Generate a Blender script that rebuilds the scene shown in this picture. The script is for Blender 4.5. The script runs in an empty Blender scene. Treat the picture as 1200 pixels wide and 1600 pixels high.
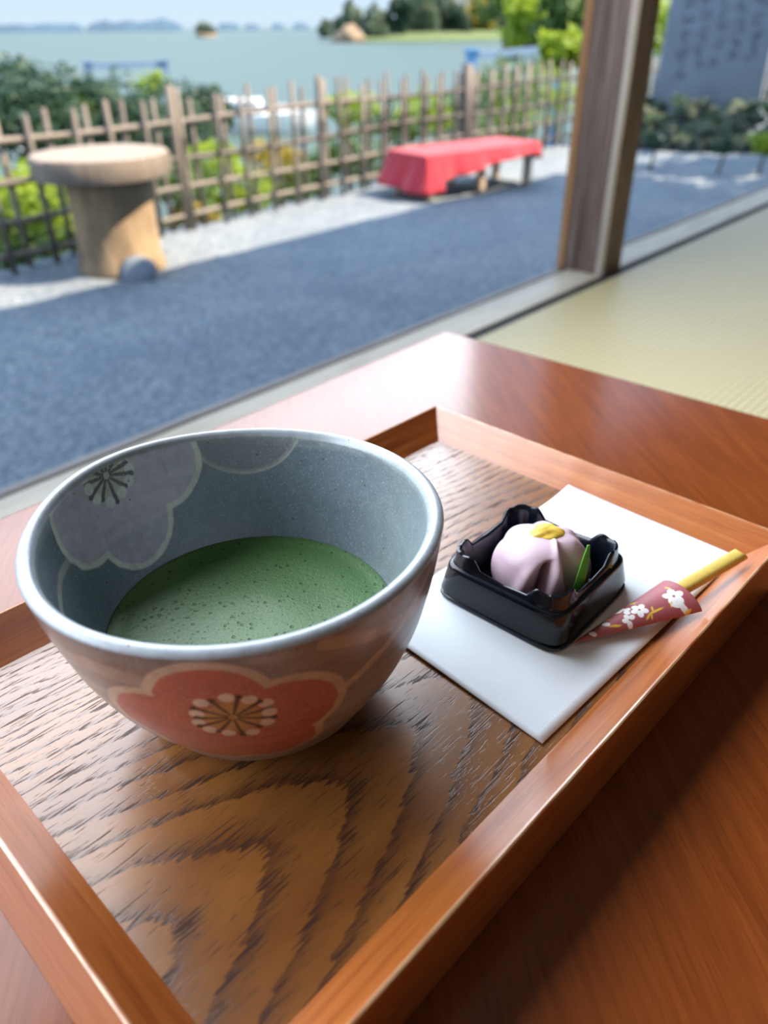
import bpy, math, random
import numpy as np
from mathutils import Vector, Matrix
from mathutils import noise as mnoise

random.seed(7)
rng = np.random.default_rng(11)
scene = bpy.context.scene
col = scene.collection

# ------------------------------------------------------------------ camera
S = 0.191                                   # camera height over the tray floor, metres
CAM_Z = 2.6 * S
FPX = 1198.37
CR = np.array([0.99995592, -0.00502159, -0.00793379])
CU = np.array([0.00938943, 0.53478911, 0.8449334])
CF = np.array([0.0, 0.84497064, -0.53481269])
cam_data = bpy.data.cameras.new('camera')
cam = bpy.data.objects.new('camera', cam_data)
col.objects.link(cam)
cam.matrix_world = Matrix(((CR[0], CU[0], -CF[0], 0), (CR[1], CU[1], -CF[1], 0),
                           (CR[2], CU[2], -CF[2], CAM_Z), (0, 0, 0, 1)))
cam_data.sensor_fit = 'HORIZONTAL'
cam_data.sensor_width = 36.0
cam_data.lens = FPX / 1200.0 * 36.0
cam_data.clip_start = 0.01
cam_data.clip_end = 40000
cam_data.dof.use_dof = True
cam_data.dof.focus_distance = 0.255
cam_data.dof.aperture_fstop = 12.5
scene.camera = cam

# ------------------------------------------------------------------ view
scene.view_settings.view_transform = 'Standard'
scene.view_settings.look = 'None'
scene.view_settings.exposure = 0.0
scene.view_settings.gamma = 1.0
scene.view_settings.use_curve_mapping = False
scene.cycles.use_denoising = True
scene.cycles.max_bounces = 8
scene.cycles.diffuse_bounces = 5
scene.cycles.glossy_bounces = 4
scene.cycles.sample_clamp_indirect = 6.0
scene.cycles.caustics_reflective = False
scene.cycles.caustics_refractive = False


# ------------------------------------------------------------------ node helper
class NT:
    def __init__(self, tree):
        self.t = tree
        tree.nodes.clear()

    def n(self, kind, **kw):
        nd = self.t.nodes.new(kind)
        for k, v in kw.items():
            if k in nd.inputs.keys():
                self.put(nd.inputs[k], v)
            else:
                setattr(nd, k, v)
        return nd

    def put(self, sock, v):
        if isinstance(v, bpy.types.NodeSocket):
            self.t.links.new(v, sock)
        elif v is not None:
            if isinstance(v, (tuple, list)) and sock.type == 'RGBA' and len(v) == 3:
                v = (*v, 1.0)
            sock.default_value = v

    def math(self, op, a, b=None, c=None, clamp=False):
        nd = self.t.nodes.new('ShaderNodeMath')
        nd.operation = op
        nd.use_clamp = clamp
        self.put(nd.inputs[0], a)
        if b is not None:
            self.put(nd.inputs[1], b)
        if c is not None:
            self.put(nd.inputs[2], c)
        return nd.outputs[0]

    def mix(self, f, a, b, mode='MIX'):
        nd = self.t.nodes.new('ShaderNodeMix')
        nd.data_type = 'RGBA'
        nd.blend_type = mode
        self.put(nd.inputs[0], f)
        self.put(nd.inputs[6], a)
        self.put(nd.inputs[7], b)
        return nd.outputs[2]

    def ramp(self, f, stops, mode='LINEAR'):
        nd = self.t.nodes.new('ShaderNodeValToRGB')
        nd.color_ramp.interpolation = mode
        el = nd.color_ramp.elements
        while len(el) < len(stops):
            el.new(0.5)
        for e, (p, c) in zip(el, stops):
            e.position = p
            e.color = (c, c, c, 1) if isinstance(c, (int, float)) else (*c, 1)
        self.put(nd.inputs[0], f)
        return nd.outputs[0]

    def noise(self, vec, scale, detail=3, rough=0.55, dist=0.0):
        nd = self.n('ShaderNodeTexNoise', Scale=scale, Detail=detail, Roughness=rough, Distortion=dist)
        if vec is not None:
            self.put(nd.inputs['Vector'], vec)
        return nd.outputs[0]

    def voro(self, vec, scale, feature='F1', out='Distance', rand=1.0):
        nd = self.t.nodes.new('ShaderNodeTexVoronoi')
        nd.feature = feature
        nd.inputs['Scale'].default_value = scale
        nd.inputs['Randomness'].default_value = rand
        if vec is not None:
            self.put(nd.inputs['Vector'], vec)
        return nd.outputs[out]

    def coord(self, which='Object'):
        return self.t.nodes.new('ShaderNodeTexCoord').outputs[which]

    def map(self, vec, scale=(1, 1, 1), rot=(0, 0, 0), loc=(0, 0, 0)):
        nd = self.t.nodes.new('ShaderNodeMapping')
        self.put(nd.inputs[0], vec)
        nd.inputs['Location'].default_value = loc
        nd.inputs['Rotation'].default_value = rot
        nd.inputs['Scale'].default_value = scale
        return nd.outputs[0]

    def bump(self, h, strength=0.3, dist=0.001):
        nd = self.n('ShaderNodeBump', Strength=strength, Distance=dist)
        self.put(nd.inputs['Height'], h)
        return nd.outputs[0]


def material(name):
    m = bpy.data.materials.new(name)
    m.use_nodes = True
    t = NT(m.node_tree)
    out = t.n('ShaderNodeOutputMaterial')
    b = t.n('ShaderNodeBsdfPrincipled')
    t.t.links.new(b.outputs[0], out.inputs[0])
    t.b = b
    t.out = out

    def setp(**kw):
        for k, v in kw.items():
            t.put(b.inputs[k.replace('_', ' ')], v)
    t.set = setp
    return m, t


# ------------------------------------------------------------------ world
world = bpy.data.worlds.new('sky')
scene.world = world
world.use_nodes = True
w = NT(world.node_tree)
wc = w.coord('Generated')
sep = w.n('ShaderNodeSeparateXYZ', Vector=wc)
zz = sep.outputs[2]
grad = w.ramp(w.math('MULTIPLY_ADD', zz, 0.5, 0.5),
              [(0.0, (0.30, 0.38, 0.42)), (0.49, (0.45, 0.58, 0.66)), (0.502, (0.62, 0.77, 0.90)), (0.54, (0.52, 0.72, 0.98)),
               (0.65, (0.40, 0.62, 0.98)), (1.0, (0.24, 0.45, 0.90))])
cl = w.noise(w.map(wc, scale=(1, 1, 2.2)), 2.0, 5, 0.6)          # thin bright cloud all over the sky, clearer at the horizon
clm = w.math('MULTIPLY', w.ramp(cl, [(0.36, 0.15), (0.62, 1.0)]), w.ramp(zz, [(0.03, 0.0), (0.30, 1.0)]))
skyc = w.mix(clm, grad, (1.45, 1.84, 2.4))
bg = w.n('ShaderNodeBackground', Color=skyc, Strength=1.12)
wo = w.n('ShaderNodeOutputWorld')
w.t.links.new(bg.outputs[0], wo.inputs[0])

# ------------------------------------------------------------------ sun
SUN_E = math.radians(48.7)
SUN_A = math.radians(-5.0)
sun_d = bpy.data.lights.new('sun', 'SUN')
sun = bpy.data.objects.new('sun', sun_d)
col.objects.link(sun)
sun_d.energy = 12.0
sun_d.angle = math.radians(0.53)
sun_d.color = (1.0, 0.81, 0.60)
sv = Vector((math.cos(SUN_A) * math.cos(SUN_E), math.sin(SUN_A) * math.cos(SUN_E), math.sin(SUN_E)))
sun.rotation_euler = sv.to_track_quat('Z', 'Y').to_euler()
sun.location = sv * 30

# ------------------------------------------------------------------ fill lamp added in the open side to brighten the room
fill_lamp_d = bpy.data.lights.new('opening_fill', 'AREA')
fill_lamp = bpy.data.objects.new('opening_fill', fill_lamp_d)
col.objects.link(fill_lamp)
fill_lamp_d.shape = 'RECTANGLE'
fill_lamp_d.size = 4.3
fill_lamp_d.size_y = 1.09
fill_lamp_d.energy = 126.0
fill_lamp_d.color = (0.87, 0.93, 1.0)
FILL_MID = (-0.75, 0.97, 1.165)                                     # along the sill, outward, height

# ------------------------------------------------------------------ frames of reference
SD = np.array([0.664, 0.748, 0]) / math.hypot(0.664, 0.748)     # along the sill
ND = np.array([-SD[1], SD[0], 0])                               # out of the room
YA = -0.76589                                                   # tray yaw
TA = np.array([0.15738, 1.95727, 0]) * S
TU = np.array([math.cos(YA), math.sin(YA), 0])
TV = np.array([math.sin(YA), -math.cos(YA), 0])
TRAY_Z = 1.6 * S
G = -0.753                                                      # gravel level
SEA = -5.5
YAW_S = math.atan2(SD[1], SD[0])


def W(s, n, z):
    p = SD * s + ND * n
    return (p[0], p[1], z)


fill_lamp.location = W(*FILL_MID)
fill_lamp.rotation_euler = Vector((ND[0], ND[1], 0)).to_track_quat('Z', 'Y').to_euler()


def T(u, v, z):                       # tray coordinates (camera-height units) to metres
    p = TA + (TU * u + TV * v) * S
    return (p[0], p[1], TRAY_Z + z * S)


def ray(px, py):
    return CF * FPX + CR * (px - 600) + CU * (800 - py)


def atz(px, py, z):
    d = ray(px, py)
    k = (z - CAM_Z) / d[2]
    return np.array([d[0] * k, d[1] * k, z])


def atd(px, py, D):
    d = ray(px, py)
    k = D / math.hypot(d[0], d[1])
    return np.array([d[0] * k, d[1] * k, CAM_Z + d[2] * k])


# ------------------------------------------------------------------ object helpers
ROOT = {}


def empty(name, loc, rot=0.0, label=None, cat=None, group=None, kind=None):
    o = bpy.data.objects.new(name, None)
    o.empty_display_size = 0.05
    col.objects.link(o)
    o.location = loc
    o.rotation_euler = (0, 0, rot)
    ROOT[o.name] = (np.array(loc, float), rot)
    return tag(o, label, cat, group, kind)


def tag(o, label=None, cat=None, group=None, kind=None):
    if label:
        o['label'] = label
    if cat:
        o['category'] = cat
    if group:
        o['group'] = group
    if kind:
        o['kind'] = kind
    return o


def base_of(o):
    """location and yaw of the top-level ancestor (children keep identity transforms)"""
    while o.parent:
        o = o.parent
    return ROOT[o.name]


def build(name, verts, faces, mat, parent=None, smooth=False, loc=None, rot=0.0):
    """mesh from WORLD coordinates, stored relative to its thing"""
    v = np.asarray(verts, float).reshape(-1, 3)
    me = bpy.data.meshes.new(name)
    if parent is not None:
        L, r = base_of(parent)
    else:
        L, r = (np.zeros(3) if loc is None else np.array(loc, float)), rot
    v = v - L
    if r:
        c, s_ = math.cos(-r), math.sin(-r)
        v = np.stack([v[:, 0] * c - v[:, 1] * s_, v[:, 0] * s_ + v[:, 1] * c, v[:, 2]], 1)
    me.from_pydata(v.tolist(), [], faces if isinstance(faces, list) else faces.tolist())
    me.update()
    if smooth:
        me.polygons.foreach_set('use_smooth', np.ones(len(me.polygons), bool))
    if mat:
        me.materials.append(mat)
    o = bpy.data.objects.new(name, me)
    col.objects.link(o)
    if parent is not None:
        o.parent = parent
    else:
        o.location = L
        o.rotation_euler = (0, 0, r)
        ROOT[o.name] = (L, r)
    return o


def smooth_angle(o, deg=35):
    me = o.data
    me.polygons.foreach_set('use_smooth', np.ones(len(me.polygons), bool))
    try:
        me.set_sharp_from_angle(angle=math.radians(deg))
    except Exception:
        pass
    return o


def bevel(o, width, seg=2):
    m = o.modifiers.new('bevel', 'BEVEL')
    m.width = width
    m.segments = seg
    m.limit_method = 'ANGLE'
    m.angle_limit = math.radians(40)
    m.harden_normals = False
    return o


class MB:
    """collects geometry in world coordinates"""

    def __init__(self):
        self.v, self.f = [], []

    def add(self, v, f):
        k = len(self.v)
        self.v.extend([tuple(p) for p in v])
        self.f.extend([[i + k for i in q] for q in f])
        return self

    def hexa(self, p8):
        return self.add(p8, [(3, 2, 1, 0), (4, 5, 6, 7), (0, 1, 5, 4), (1, 2, 6, 5), (2, 3, 7, 6), (3, 0, 4, 7)])

    def box(self, c, size, yaw=0.0):
        cx, cy, cz = c
        hx, hy, hz = size[0] / 2, size[1] / 2, size[2] / 2
        ca, sa = math.cos(yaw), math.sin(yaw)
        p = []
        for z in (-hz, hz):
            for x, y in ((-hx, -hy), (hx, -hy), (hx, hy), (-hx, hy)):
                p.append((cx + x * ca - y * sa, cy + x * sa + y * ca, cz + z))
        return self.hexa(p)

    def tube(self, pts, rad, seg=10, cap=True):
        pts = [Vector(p) for p in pts]
        n = len(pts)
        rads = rad if isinstance(rad, (list, tuple, np.ndarray)) else [rad] * n
        k = len(self.v)
        up = None
        for i, p in enumerate(pts):
            d = (pts[min(i + 1, n - 1)] - pts[max(i - 1, 0)]).normalized()
            if up is None:
                up = d.orthogonal().normalized()
            else:
                up = (up - d * up.dot(d)).normalized()
            sd = d.cross(up)
            for j in range(seg):
                a = 2 * math.pi * j / seg
                self.v.append(tuple(p + (up * math.cos(a) + sd * math.sin(a)) * rads[i]))
        for i in range(n - 1):
            for j in range(seg):
                a, b = k + i * seg + j, k + i * seg + (j + 1) % seg
                self.f.append([a, b, b + seg, a + seg])
        if cap:
            self.f.append([k + j for j in range(seg)][::-1])
            self.f.append([k + (n - 1) * seg + j for j in range(seg)])
        return self

    def lathe(self, c, prof, seg=48, wob=None):
        k = len(self.v)
        for i, (r, z) in enumerate(prof):
            for j in range(seg):
                a = 2 * math.pi * j / seg
                rr = r * (wob(a, z) if wob else 1)
                self.v.append((c[0] + rr * math.cos(a), c[1] + rr * math.sin(a), c[2] + z))
        for i in range(len(prof) - 1):
            for j in range(seg):
                a, b = k + i * seg + j, k + i * seg + (j + 1) % seg
                self.f.append([a, b, b + seg, a + seg])
        self.f.append([k + j for j in range(seg)][::-1])
        self.f.append([k + (len(prof) - 1) * seg + j for j in range(seg)])
        return self

    def obj(self, name, mat, parent=None, smooth=False, loc=None, rot=0.0):
        return build(name, self.v, self.f, mat, parent, smooth, loc, rot)


def rings(rows, closed=True, cap0=False, cap1=False):
    """faces over a (n_rows, n_cols) grid of points"""
    nr, nc = rows.shape[:2]
    i, j = np.meshgrid(np.arange(nr - 1), np.arange(nc if closed else nc - 1), indexing='ij')
    j2 = (j + 1) % nc
    f = np.stack([i * nc + j, i * nc + j2, (i + 1) * nc + j2, (i + 1) * nc + j], -1).reshape(-1, 4).tolist()
    if cap0:
        f.append(list(range(nc))[::-1])
    if cap1:
        f.append([(nr - 1) * nc + k for k in range(nc)])
    return rows.reshape(-1, 3), f


def blob(c, rad, seed=0, amp=0.25, freq=1.6, sub=3, flat=None):
    """lumpy closed ball: vertices, faces"""
    import bmesh
    bm = bmesh.new()
    bmesh.ops.create_icosphere(bm, subdivisions=sub, radius=1.0)
    off = Vector((seed * 7.31, seed * 3.17, seed * 1.93))
    vs = []
    for v in bm.verts:
        p = v.co
        k = 1 + amp * mnoise.noise(p * freq + off) + amp * 0.5 * mnoise.noise(p * freq * 2.3 + off)
        q = [p[0] * k * rad[0], p[1] * k * rad[1], p[2] * k * rad[2]]
        if flat is not None:
            q[2] = max(q[2], flat * rad[2])
        vs.append((c[0] + q[0], c[1] + q[1], c[2] + q[2]))
    bm.verts.index_update()
    fs = [[v.index for v in f.verts] for f in bm.faces]
    bm.free()
    return vs, fs


def paint(o, rgb, name='paint'):
    a = o.data.color_attributes.new(name, 'FLOAT_COLOR', 'POINT')
    d = np.ones((len(o.data.vertices), 4), np.float32)
    d[:, :3] = rgb
    a.data.foreach_set('color', d.ravel())


# ------------------------------------------------------------------ materials
def flat(name, c, rough=0.6, var=0.0, scale=20.0, bump=0.0, bscale=60.0, bdist=0.001, **kw):
    m, t = material(name)
    co = t.coord()
    if var:
        n = t.noise(co, scale, 4)
        t.set(Base_Color=t.mix(t.ramp(n, [(0.3, 0), (0.7, 1)]), tuple(x * (1 - var) for x in c), tuple(min(1, x * (1 + var)) for x in c)))
    else:
        t.set(Base_Color=c)
    t.set(Roughness=rough, **kw)
    if bump:
        t.set(Normal=t.bump(t.noise(co, bscale, 4), bump, bdist))
    return m


def wood(name, light, mid, dark, rot=0.0, grain=(1.0, 14.0, 14.0), scale=9.0, rough=0.35, bump=0.15, bdist=0.0006, pore=0.5, pscale=60.0, **kw):
    """grain along local X after turning by -rot about Z"""
    m, t = material(name)
    co = t.map(t.coord(), rot=(0, 0, -rot))
    v = t.map(co, scale=grain)
    n1 = t.noise(v, scale, 5, 0.6, 0.6)
    n2 = t.noise(t.map(co, scale=(grain[0], grain[1] * 4, grain[2] * 4)), pscale / 4, 3, 0.6)
    p = t.ramp(n2, [(0.35, 1.0), (0.48, 0.0)])
    c = t.ramp(n1, [(0.28, dark), (0.5, mid), (0.72, light)])
    c = t.mix(t.math('MULTIPLY', p, pore), c, tuple(x * 0.45 for x in dark))
    t.set(Base_Color=c, Roughness=rough, **kw)
    t.set(Normal=t.bump(t.math('MULTIPLY_ADD', p, -0.6, n1), bump, bdist))
    return m


M = {}
M['table'] = wood('table_wood', (0.255, 0.062, 0.012), (0.215, 0.050, 0.010), (0.165, 0.037, 0.008), rot=YAW_S, grain=(1.6, 22, 22), scale=9, rough=0.2,
                  bump=0.10, bdist=0.0003, pore=0.4, pscale=120, Coat_Weight=0.85, Coat_Roughness=0.18, Coat_IOR=1.47, Specular_IOR_Level=0.0)
RAIL = dict(light=(0.52, 0.165, 0.036), mid=(0.44, 0.125, 0.025), dark=(0.29, 0.070, 0.015), grain=(1.2, 20, 20), scale=14, rough=0.30, bump=0.12, bdist=0.0003, pore=0.35, pscale=160)
M['rail_u'] = wood('tray_rail_wood', rot=0.0, Coat_Weight=0.8, Coat_Roughness=0.2, Coat_IOR=1.5, **RAIL)
M['rail_v'] = wood('tray_rail_wood_long', rot=math.pi / 2, Coat_Weight=0.8, Coat_Roughness=0.2, Coat_IOR=1.5, **RAIL)


def add_wear(m, colr):
    nt = m.node_tree
    b = next(n for n in nt.nodes if n.type == 'BSDF_PRINCIPLED')
    src = b.inputs['Base Color'].links[0].from_socket
    a = nt.nodes.new('ShaderNodeAttribute')
    a.attribute_name = 'paint'
    mx = nt.nodes.new('ShaderNodeMix')
    mx.data_type = 'RGBA'
    nt.links.new(a.outputs['Fac'], mx.inputs[0])
    nt.links.new(src, mx.inputs[6])
    mx.inputs[7].default_value = (*colr, 1)
    nt.links.new(mx.outputs[2], b.inputs['Base Color'])


add_wear(M['rail_u'], (0.88, 0.62, 0.36))
add_wear(M['rail_v'], (0.88, 0.62, 0.36))


def tray_floor_material():
    m, t = material('tray_floor_wood')
    co = t.map(t.coord(), scale=(1 / S, -1 / S, 1 / S))
    sp = t.n('ShaderNodeSeparateXYZ', Vector=co)
    a, b = sp.outputs[0], sp.outputs[1]
    nl = t.noise(t.map(co, scale=(5, 2.2, 1)), 1.0, 3, 0.5)
    d = t.math('ADD', t.math('SUBTRACT', a, 0.645), t.math('MULTIPLY_ADD', nl, 0.06, -0.03))
    d2 = t.math('MULTIPLY', d, d)
    ad = t.math('SQRT', t.math('ADD', d2, 0.0012))
    wob = t.noise(t.map(co, scale=(9, 3, 1)), 1.0, 3, 0.5)
    wob2 = t.noise(t.map(co, scale=(60, 22, 1)), 1.0, 2, 0.6)
    phi = t.math('SUBTRACT', t.math('SUBTRACT', b, t.math('MULTIPLY', ad, 0.95)), t.math('MULTIPLY', d2, 6.0))
    phi = t.math('ADD', phi, t.math('MULTIPLY_ADD', wob, 0.09, -0.045))
    phi = t.math('ADD', phi, t.math('MULTIPLY_ADD', wob2, 0.022, -0.011))
    rag = t.noise(t.map(co, scale=(140, 7, 1)), 1.0, 2, 0.6)
    phi = t.math('ADD', phi, t.math('MULTIPLY_ADD', rag, 0.075, -0.0375))
    ring = t.math('FRACT', t.math('MULTIPLY_ADD', phi, 6.6, 20.0 - 1.125 * 6.6))
    band = t.ramp(ring, [(0.0, 0.0), (0.35, 0.06), (0.68, 0.40), (0.90, 1.0), (0.97, 1.0), (1.0, 0.2)])
    # pores: short dark dashes along the grain
    p1 = t.noise(t.map(co, scale=(230, 9, 1)), 1.0, 2, 0.5)
    p2 = t.noise(t.map(co, scale=(330, 26, 1)), 1.0, 2, 0.5)
    far = t.ramp(t.math('ABSOLUTE', d), [(0.10, 0.0), (0.26, 1.0)])
    thr = t.math('MULTIPLY_ADD', band, 0.125, 0.340)
    dash1 = t.math('MULTIPLY', t.math('SUBTRACT', thr, p1), 16.0, clamp=True)
    dash2 = t.math('MULTIPLY', t.math('SUBTRACT', t.math('ADD', thr, 0.01), p2), 14.0, clamp=True)
    pores = t.math('MAXIMUM', dash1, t.math('MULTIPLY', dash2, 0.85))
    cloud = t.noise(t.map(co, scale=(7, 3, 1)), 1.0, 3, 0.6)
    basec = t.ramp(cloud, [(0.30, (0.19, 0.066, 0.016)), (0.52, (0.28, 0.108, 0.025)), (0.72, (0.36, 0.150, 0.037))])
    basec = t.mix(t.math('MULTIPLY', band, 0.75), basec, (0.072, 0.026, 0.013))
    fine = t.noise(t.map(co, scale=(420, 16, 1)), 1.0, 2, 0.5)
    basec = t.mix(t.math('MULTIPLY', fine, 0.35), basec, (0.16, 0.06, 0.015))
    c = t.mix(t.math('MULTIPLY', pores, 0.80), basec, (0.034, 0.016, 0.012))
    t.set(Base_Color=c, Roughness=t.math('MULTIPLY_ADD', pores, 0.25, 0.30), Coat_Weight=t.math('MULTIPLY_ADD', pores, -0.85, 1.0), Coat_Roughness=0.22, Coat_IOR=1.5, Specular_IOR_Level=0.15)
    h = t.math('MULTIPLY_ADD', pores, -1.0, t.math('MULTIPLY', fine, 0.2))
    bp_ = t.bump(h, 0.28, 0.00015)
    t.set(Normal=bp_, Coat_Normal=bp_)
    return m


M['tray_floor'] = tray_floor_material()


def glaze_material():
    m, t = material('bowl_glaze')
    at = t.n('ShaderNodeAttribute', attribute_name='paint')
    co = t.coord()
    sp = t.noise(co, 1500, 2, 0.6)
    g = t.noise(co, 260, 4, 0.65)
    c = t.mix(t.ramp(g, [(0.3, 0.28), (0.65, 0.0)]), at.outputs[0], (0.08, 0.075, 0.075))
    c = t.mix(t.ramp(sp, [(0.56, 0.0), (0.72, 0.30)]), c, (0.62, 0.66, 0.68))
    dots = t.voro(co, 170)
    c = t.mix(t.ramp(dots, [(0.045, 0.7), (0.085, 0.0)]), c, (0.03, 0.03, 0.03))
    t.set(Base_Color=c, Roughness=0.36, Coat_Weight=0.35, Coat_Roughness=0.18)
    t.set(Normal=t.bump(t.math('ADD', g, t.math('MULTIPLY', sp, 0.3)), 0.18, 0.0004))
    return m


M['glaze'] = glaze_material()


def matcha_material():
    m, t = material('matcha_foam')
    co = t.coord()
    big = t.noise(co, 22, 3, 0.5)
    c = t.ramp(big, [(0.3, (0.036, 0.110, 0.028)), (0.7, (0.065, 0.160, 0.040))])
    v1 = t.voro(co, 290)
    v2 = t.voro(co, 620)
    v3 = t.voro(t.map(co, loc=(3, 5, 1)), 1500)
    keep = t.noise(co, 60, 2, 0.5)
    b1 = t.math('MULTIPLY', t.ramp(v1, [(0.13, 1.0), (0.21, 0.0)]), t.ramp(keep, [(0.36, 0), (0.46, 1)]))
    b2 = t.math('MULTIPLY', t.ramp(v2, [(0.10, 1.0), (0.2, 0.0)]), 0.7)
    dark = t.math('MAXIMUM', b1, b2)
    c = t.mix(t.math('MULTIPLY', t.ramp(v3, [(0.2, 0.0), (0.6, 1.0)]), 0.4), c, (0.11, 0.235, 0.075))
    c = t.mix(t.math('MULTIPLY', dark, 0.85), c, (0.012, 0.045, 0.006))
    t.set(Base_Color=c, Roughness=0.42, Subsurface_Weight=0.0)
    h = t.math('SUBTRACT', t.math('MULTIPLY', v3, 0.35), t.math('MULTIPLY', dark, 1.0))
    h = t.math('ADD', h, t.math('MULTIPLY', v2, 0.3))
    t.set(Normal=t.bump(h, 0.5, 0.0003))
    return m


M['matcha'] = matcha_material()
M['paper'] = flat('washi_paper', (0.84, 0.90, 0.96), 0.85, 0.02, 60, bump=0.25, bscale=420, bdist=0.0003)
M['plastic'] = flat('black_plastic', (0.004, 0.007, 0.013), 0.17, Specular_IOR_Level=0.4)


def wagashi_material():
    m, t = material('bean_paste')
    co = t.coord()
    n = t.noise(co, 90, 4, 0.6)
    t.set(Base_Color=t.mix(n, (0.66, 0.46, 0.55), (0.76, 0.58, 0.66)), Roughness=0.48, Subsurface_Weight=0.25, Subsurface_Scale=0.004,
          Subsurface_Radius=(1.0, 0.6, 0.6))
    t.set(Normal=t.bump(t.noise(co, 700, 3), 0.12, 0.0003))
    return m


M['wagashi'] = wagashi_material()
M['yolk'] = flat('yellow_paste', (0.95, 0.60, 0.07), 0.5, 0.12, 300, bump=0.3, bscale=500, bdist=0.0004)
M['jelly'] = flat('green_jelly', (0.16, 0.52, 0.06), 0.15, Transmission_Weight=0.2, IOR=1.36)


def sleeve_material():
    m, t = material('printed_paper')
    at = t.n('ShaderNodeAttribute', attribute_name='paint')
    t.set(Base_Color=at.outputs[0], Roughness=0.5)
    t.set(Normal=t.bump(t.noise(t.coord(), 900, 3), 0.15, 0.0002))
    return m


M['sleeve'] = sleeve_material()


def pick_material():
    m, t = material('yellow_twig_bark')
    co = t.coord()
    n = t.noise(co, 500, 3, 0.6)
    d = t.voro(co, 420)
    c = t.mix(n, (0.56, 0.36, 0.06), (0.78, 0.56, 0.13))
    c = t.mix(t.ramp(d, [(0.09, 0.8), (0.15, 0)]), c, (0.10, 0.06, 0.02))
    t.set(Base_Color=c, Roughness=0.45)
    return m


M['pick'] = pick_material()
M['pick_cut'] = flat('cut_wood', (0.82, 0.74, 0.52), 0.6, 0.08, 400)

M['post'] = wood('weathered_post', (0.32, 0.235, 0.19), (0.18, 0.115, 0.09), (0.07, 0.040, 0.032), rot=0, grain=(30, 30, 0.9), scale=4, rough=0.5, bump=0.35,
                 bdist=0.001, pore=0.5, pscale=30)
M['post_pale'] = wood('worn_pale_edge', (0.62, 0.56, 0.50), (0.52, 0.45, 0.39), (0.34, 0.27, 0.22), rot=0, grain=(30, 30, 0.9), scale=4, rough=0.45, bump=0.2, pore=0.2, pscale=30)
M['post_edge'] = wood('worn_orange_wood', (0.55, 0.30, 0.13), (0.46, 0.22, 0.08), (0.30, 0.13, 0.05), rot=0, grain=(30, 30, 0.9), scale=4, rough=0.5, bump=0.2, pore=0.3, pscale=30)
M['sill'] = wood('pale_sill_wood', (0.88, 0.79, 0.63), (0.80, 0.69, 0.52), (0.56, 0.43, 0.29), rot=YAW_S, grain=(0.8, 12, 12), scale=6, rough=0.42, bump=0.2, bdist=0.0008, pore=0.2, pscale=40)
M['sill_rail'] = wood('grey_track_wood', (0.50, 0.46, 0.42), (0.40, 0.35, 0.31), (0.26, 0.21, 0.18), rot=YAW_S, grain=(0.8, 16, 16), scale=6, rough=0.5, bump=0.2, pore=0.2, pscale=40)
M['groove'] = flat('dark_groove', (0.035, 0.032, 0.034), 0.8)


def tatami_material():
    m, t = material('woven_rush')
    co = t.map(t.coord(), rot=(0, 0, -YAW_S))
    n = t.noise(co, 3.0, 3)
    sp = t.n('ShaderNodeSeparateXYZ', Vector=co)
    wv = t.math('SINE', t.math('MULTIPLY', sp.outputs[1], 2 * math.pi / 0.0125))
    wu = t.math('SINE', t.math('ADD', t.math('MULTIPLY', sp.outputs[0], 2 * math.pi / 0.006), t.math('MULTIPLY', t.math('SIGN', wv), 1.57)))
    fine = t.noise(t.map(co, scale=(700, 40, 1)), 1.0, 2)
    c = t.mix(n, (0.80, 0.655, 0.33), (0.87, 0.73, 0.40))
    c = t.mix(t.ramp(wv, [(0.0, 0.60), (0.3, 0.0)]), c, (0.46, 0.37, 0.18))
    c = t.mix(t.math('MULTIPLY', fine, 0.22), c, (0.55, 0.46, 0.24))
    t.set(Base_Color=c, Roughness=0.45, Coat_Weight=0.3, Coat_Roughness=0.36)
    h = t.math('MULTIPLY_ADD', wu, 0.35, wv)
    t.set(Normal=t.bump(h, 0.55, 0.0011))
    return m


M['tatami'] = tatami_material()
M['plaster'] = flat('earth_plaster', (0.24, 0.225, 0.20), 0.9, 0.1, 4, bump=0.2)
M['ceiling'] = wood('pale_ceiling_board', (0.17, 0.135, 0.105), (0.14, 0.11, 0.085), (0.11, 0.085, 0.065), rot=YAW_S, scale=3, rough=0.6)
M['dark_wood'] = wood('dark_board', (0.14, 0.08, 0.05), (0.10, 0.055, 0.035), (0.06, 0.03, 0.02), rot=YAW_S, scale=3, rough=0.6)


def gravel_material():
    m, t = material('blue_grey_gravel')
    co = t.coord()
    v = t.voro(co, 55, out='Color')
    vd = t.voro(co, 55)
    hue = t.n('ShaderNodeSeparateColor', Color=v)
    c = t.ramp(hue.outputs[0], [(0.0, (0.15, 0.19, 0.225)), (0.5, (0.225, 0.275, 0.315)), (1.0, (0.36, 0.39, 0.41))])
    big = t.noise(co, 1.3, 4, 0.6)
    c = t.mix(t.ramp(big, [(0.35, 0.35), (0.6, 0.0)]), c, (0.11, 0.15, 0.20))
    t.set(Base_Color=c, Roughness=0.9)
    mid = t.noise(co, 7, 4, 0.6)
    h = t.math('MULTIPLY_ADD', vd, -0.4, mid)
    t.set(Normal=t.bump(h, 0.8, 0.03))
    return m


M['gravel'] = gravel_material()


def log_stone(name, c1, c2, c3, sc):
    m, t = material(name)
    co = t.coord()
    n = t.noise(t.map(co, scale=(1, 1, 0.35)), sc, 5, 0.65)
    t.set(Base_Color=t.ramp(n, [(0.3, c1), (0.5, c2), (0.7, c3)]), Roughness=0.85)
    t.set(Normal=t.bump(n, 0.7, 0.03))
    return m


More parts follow.
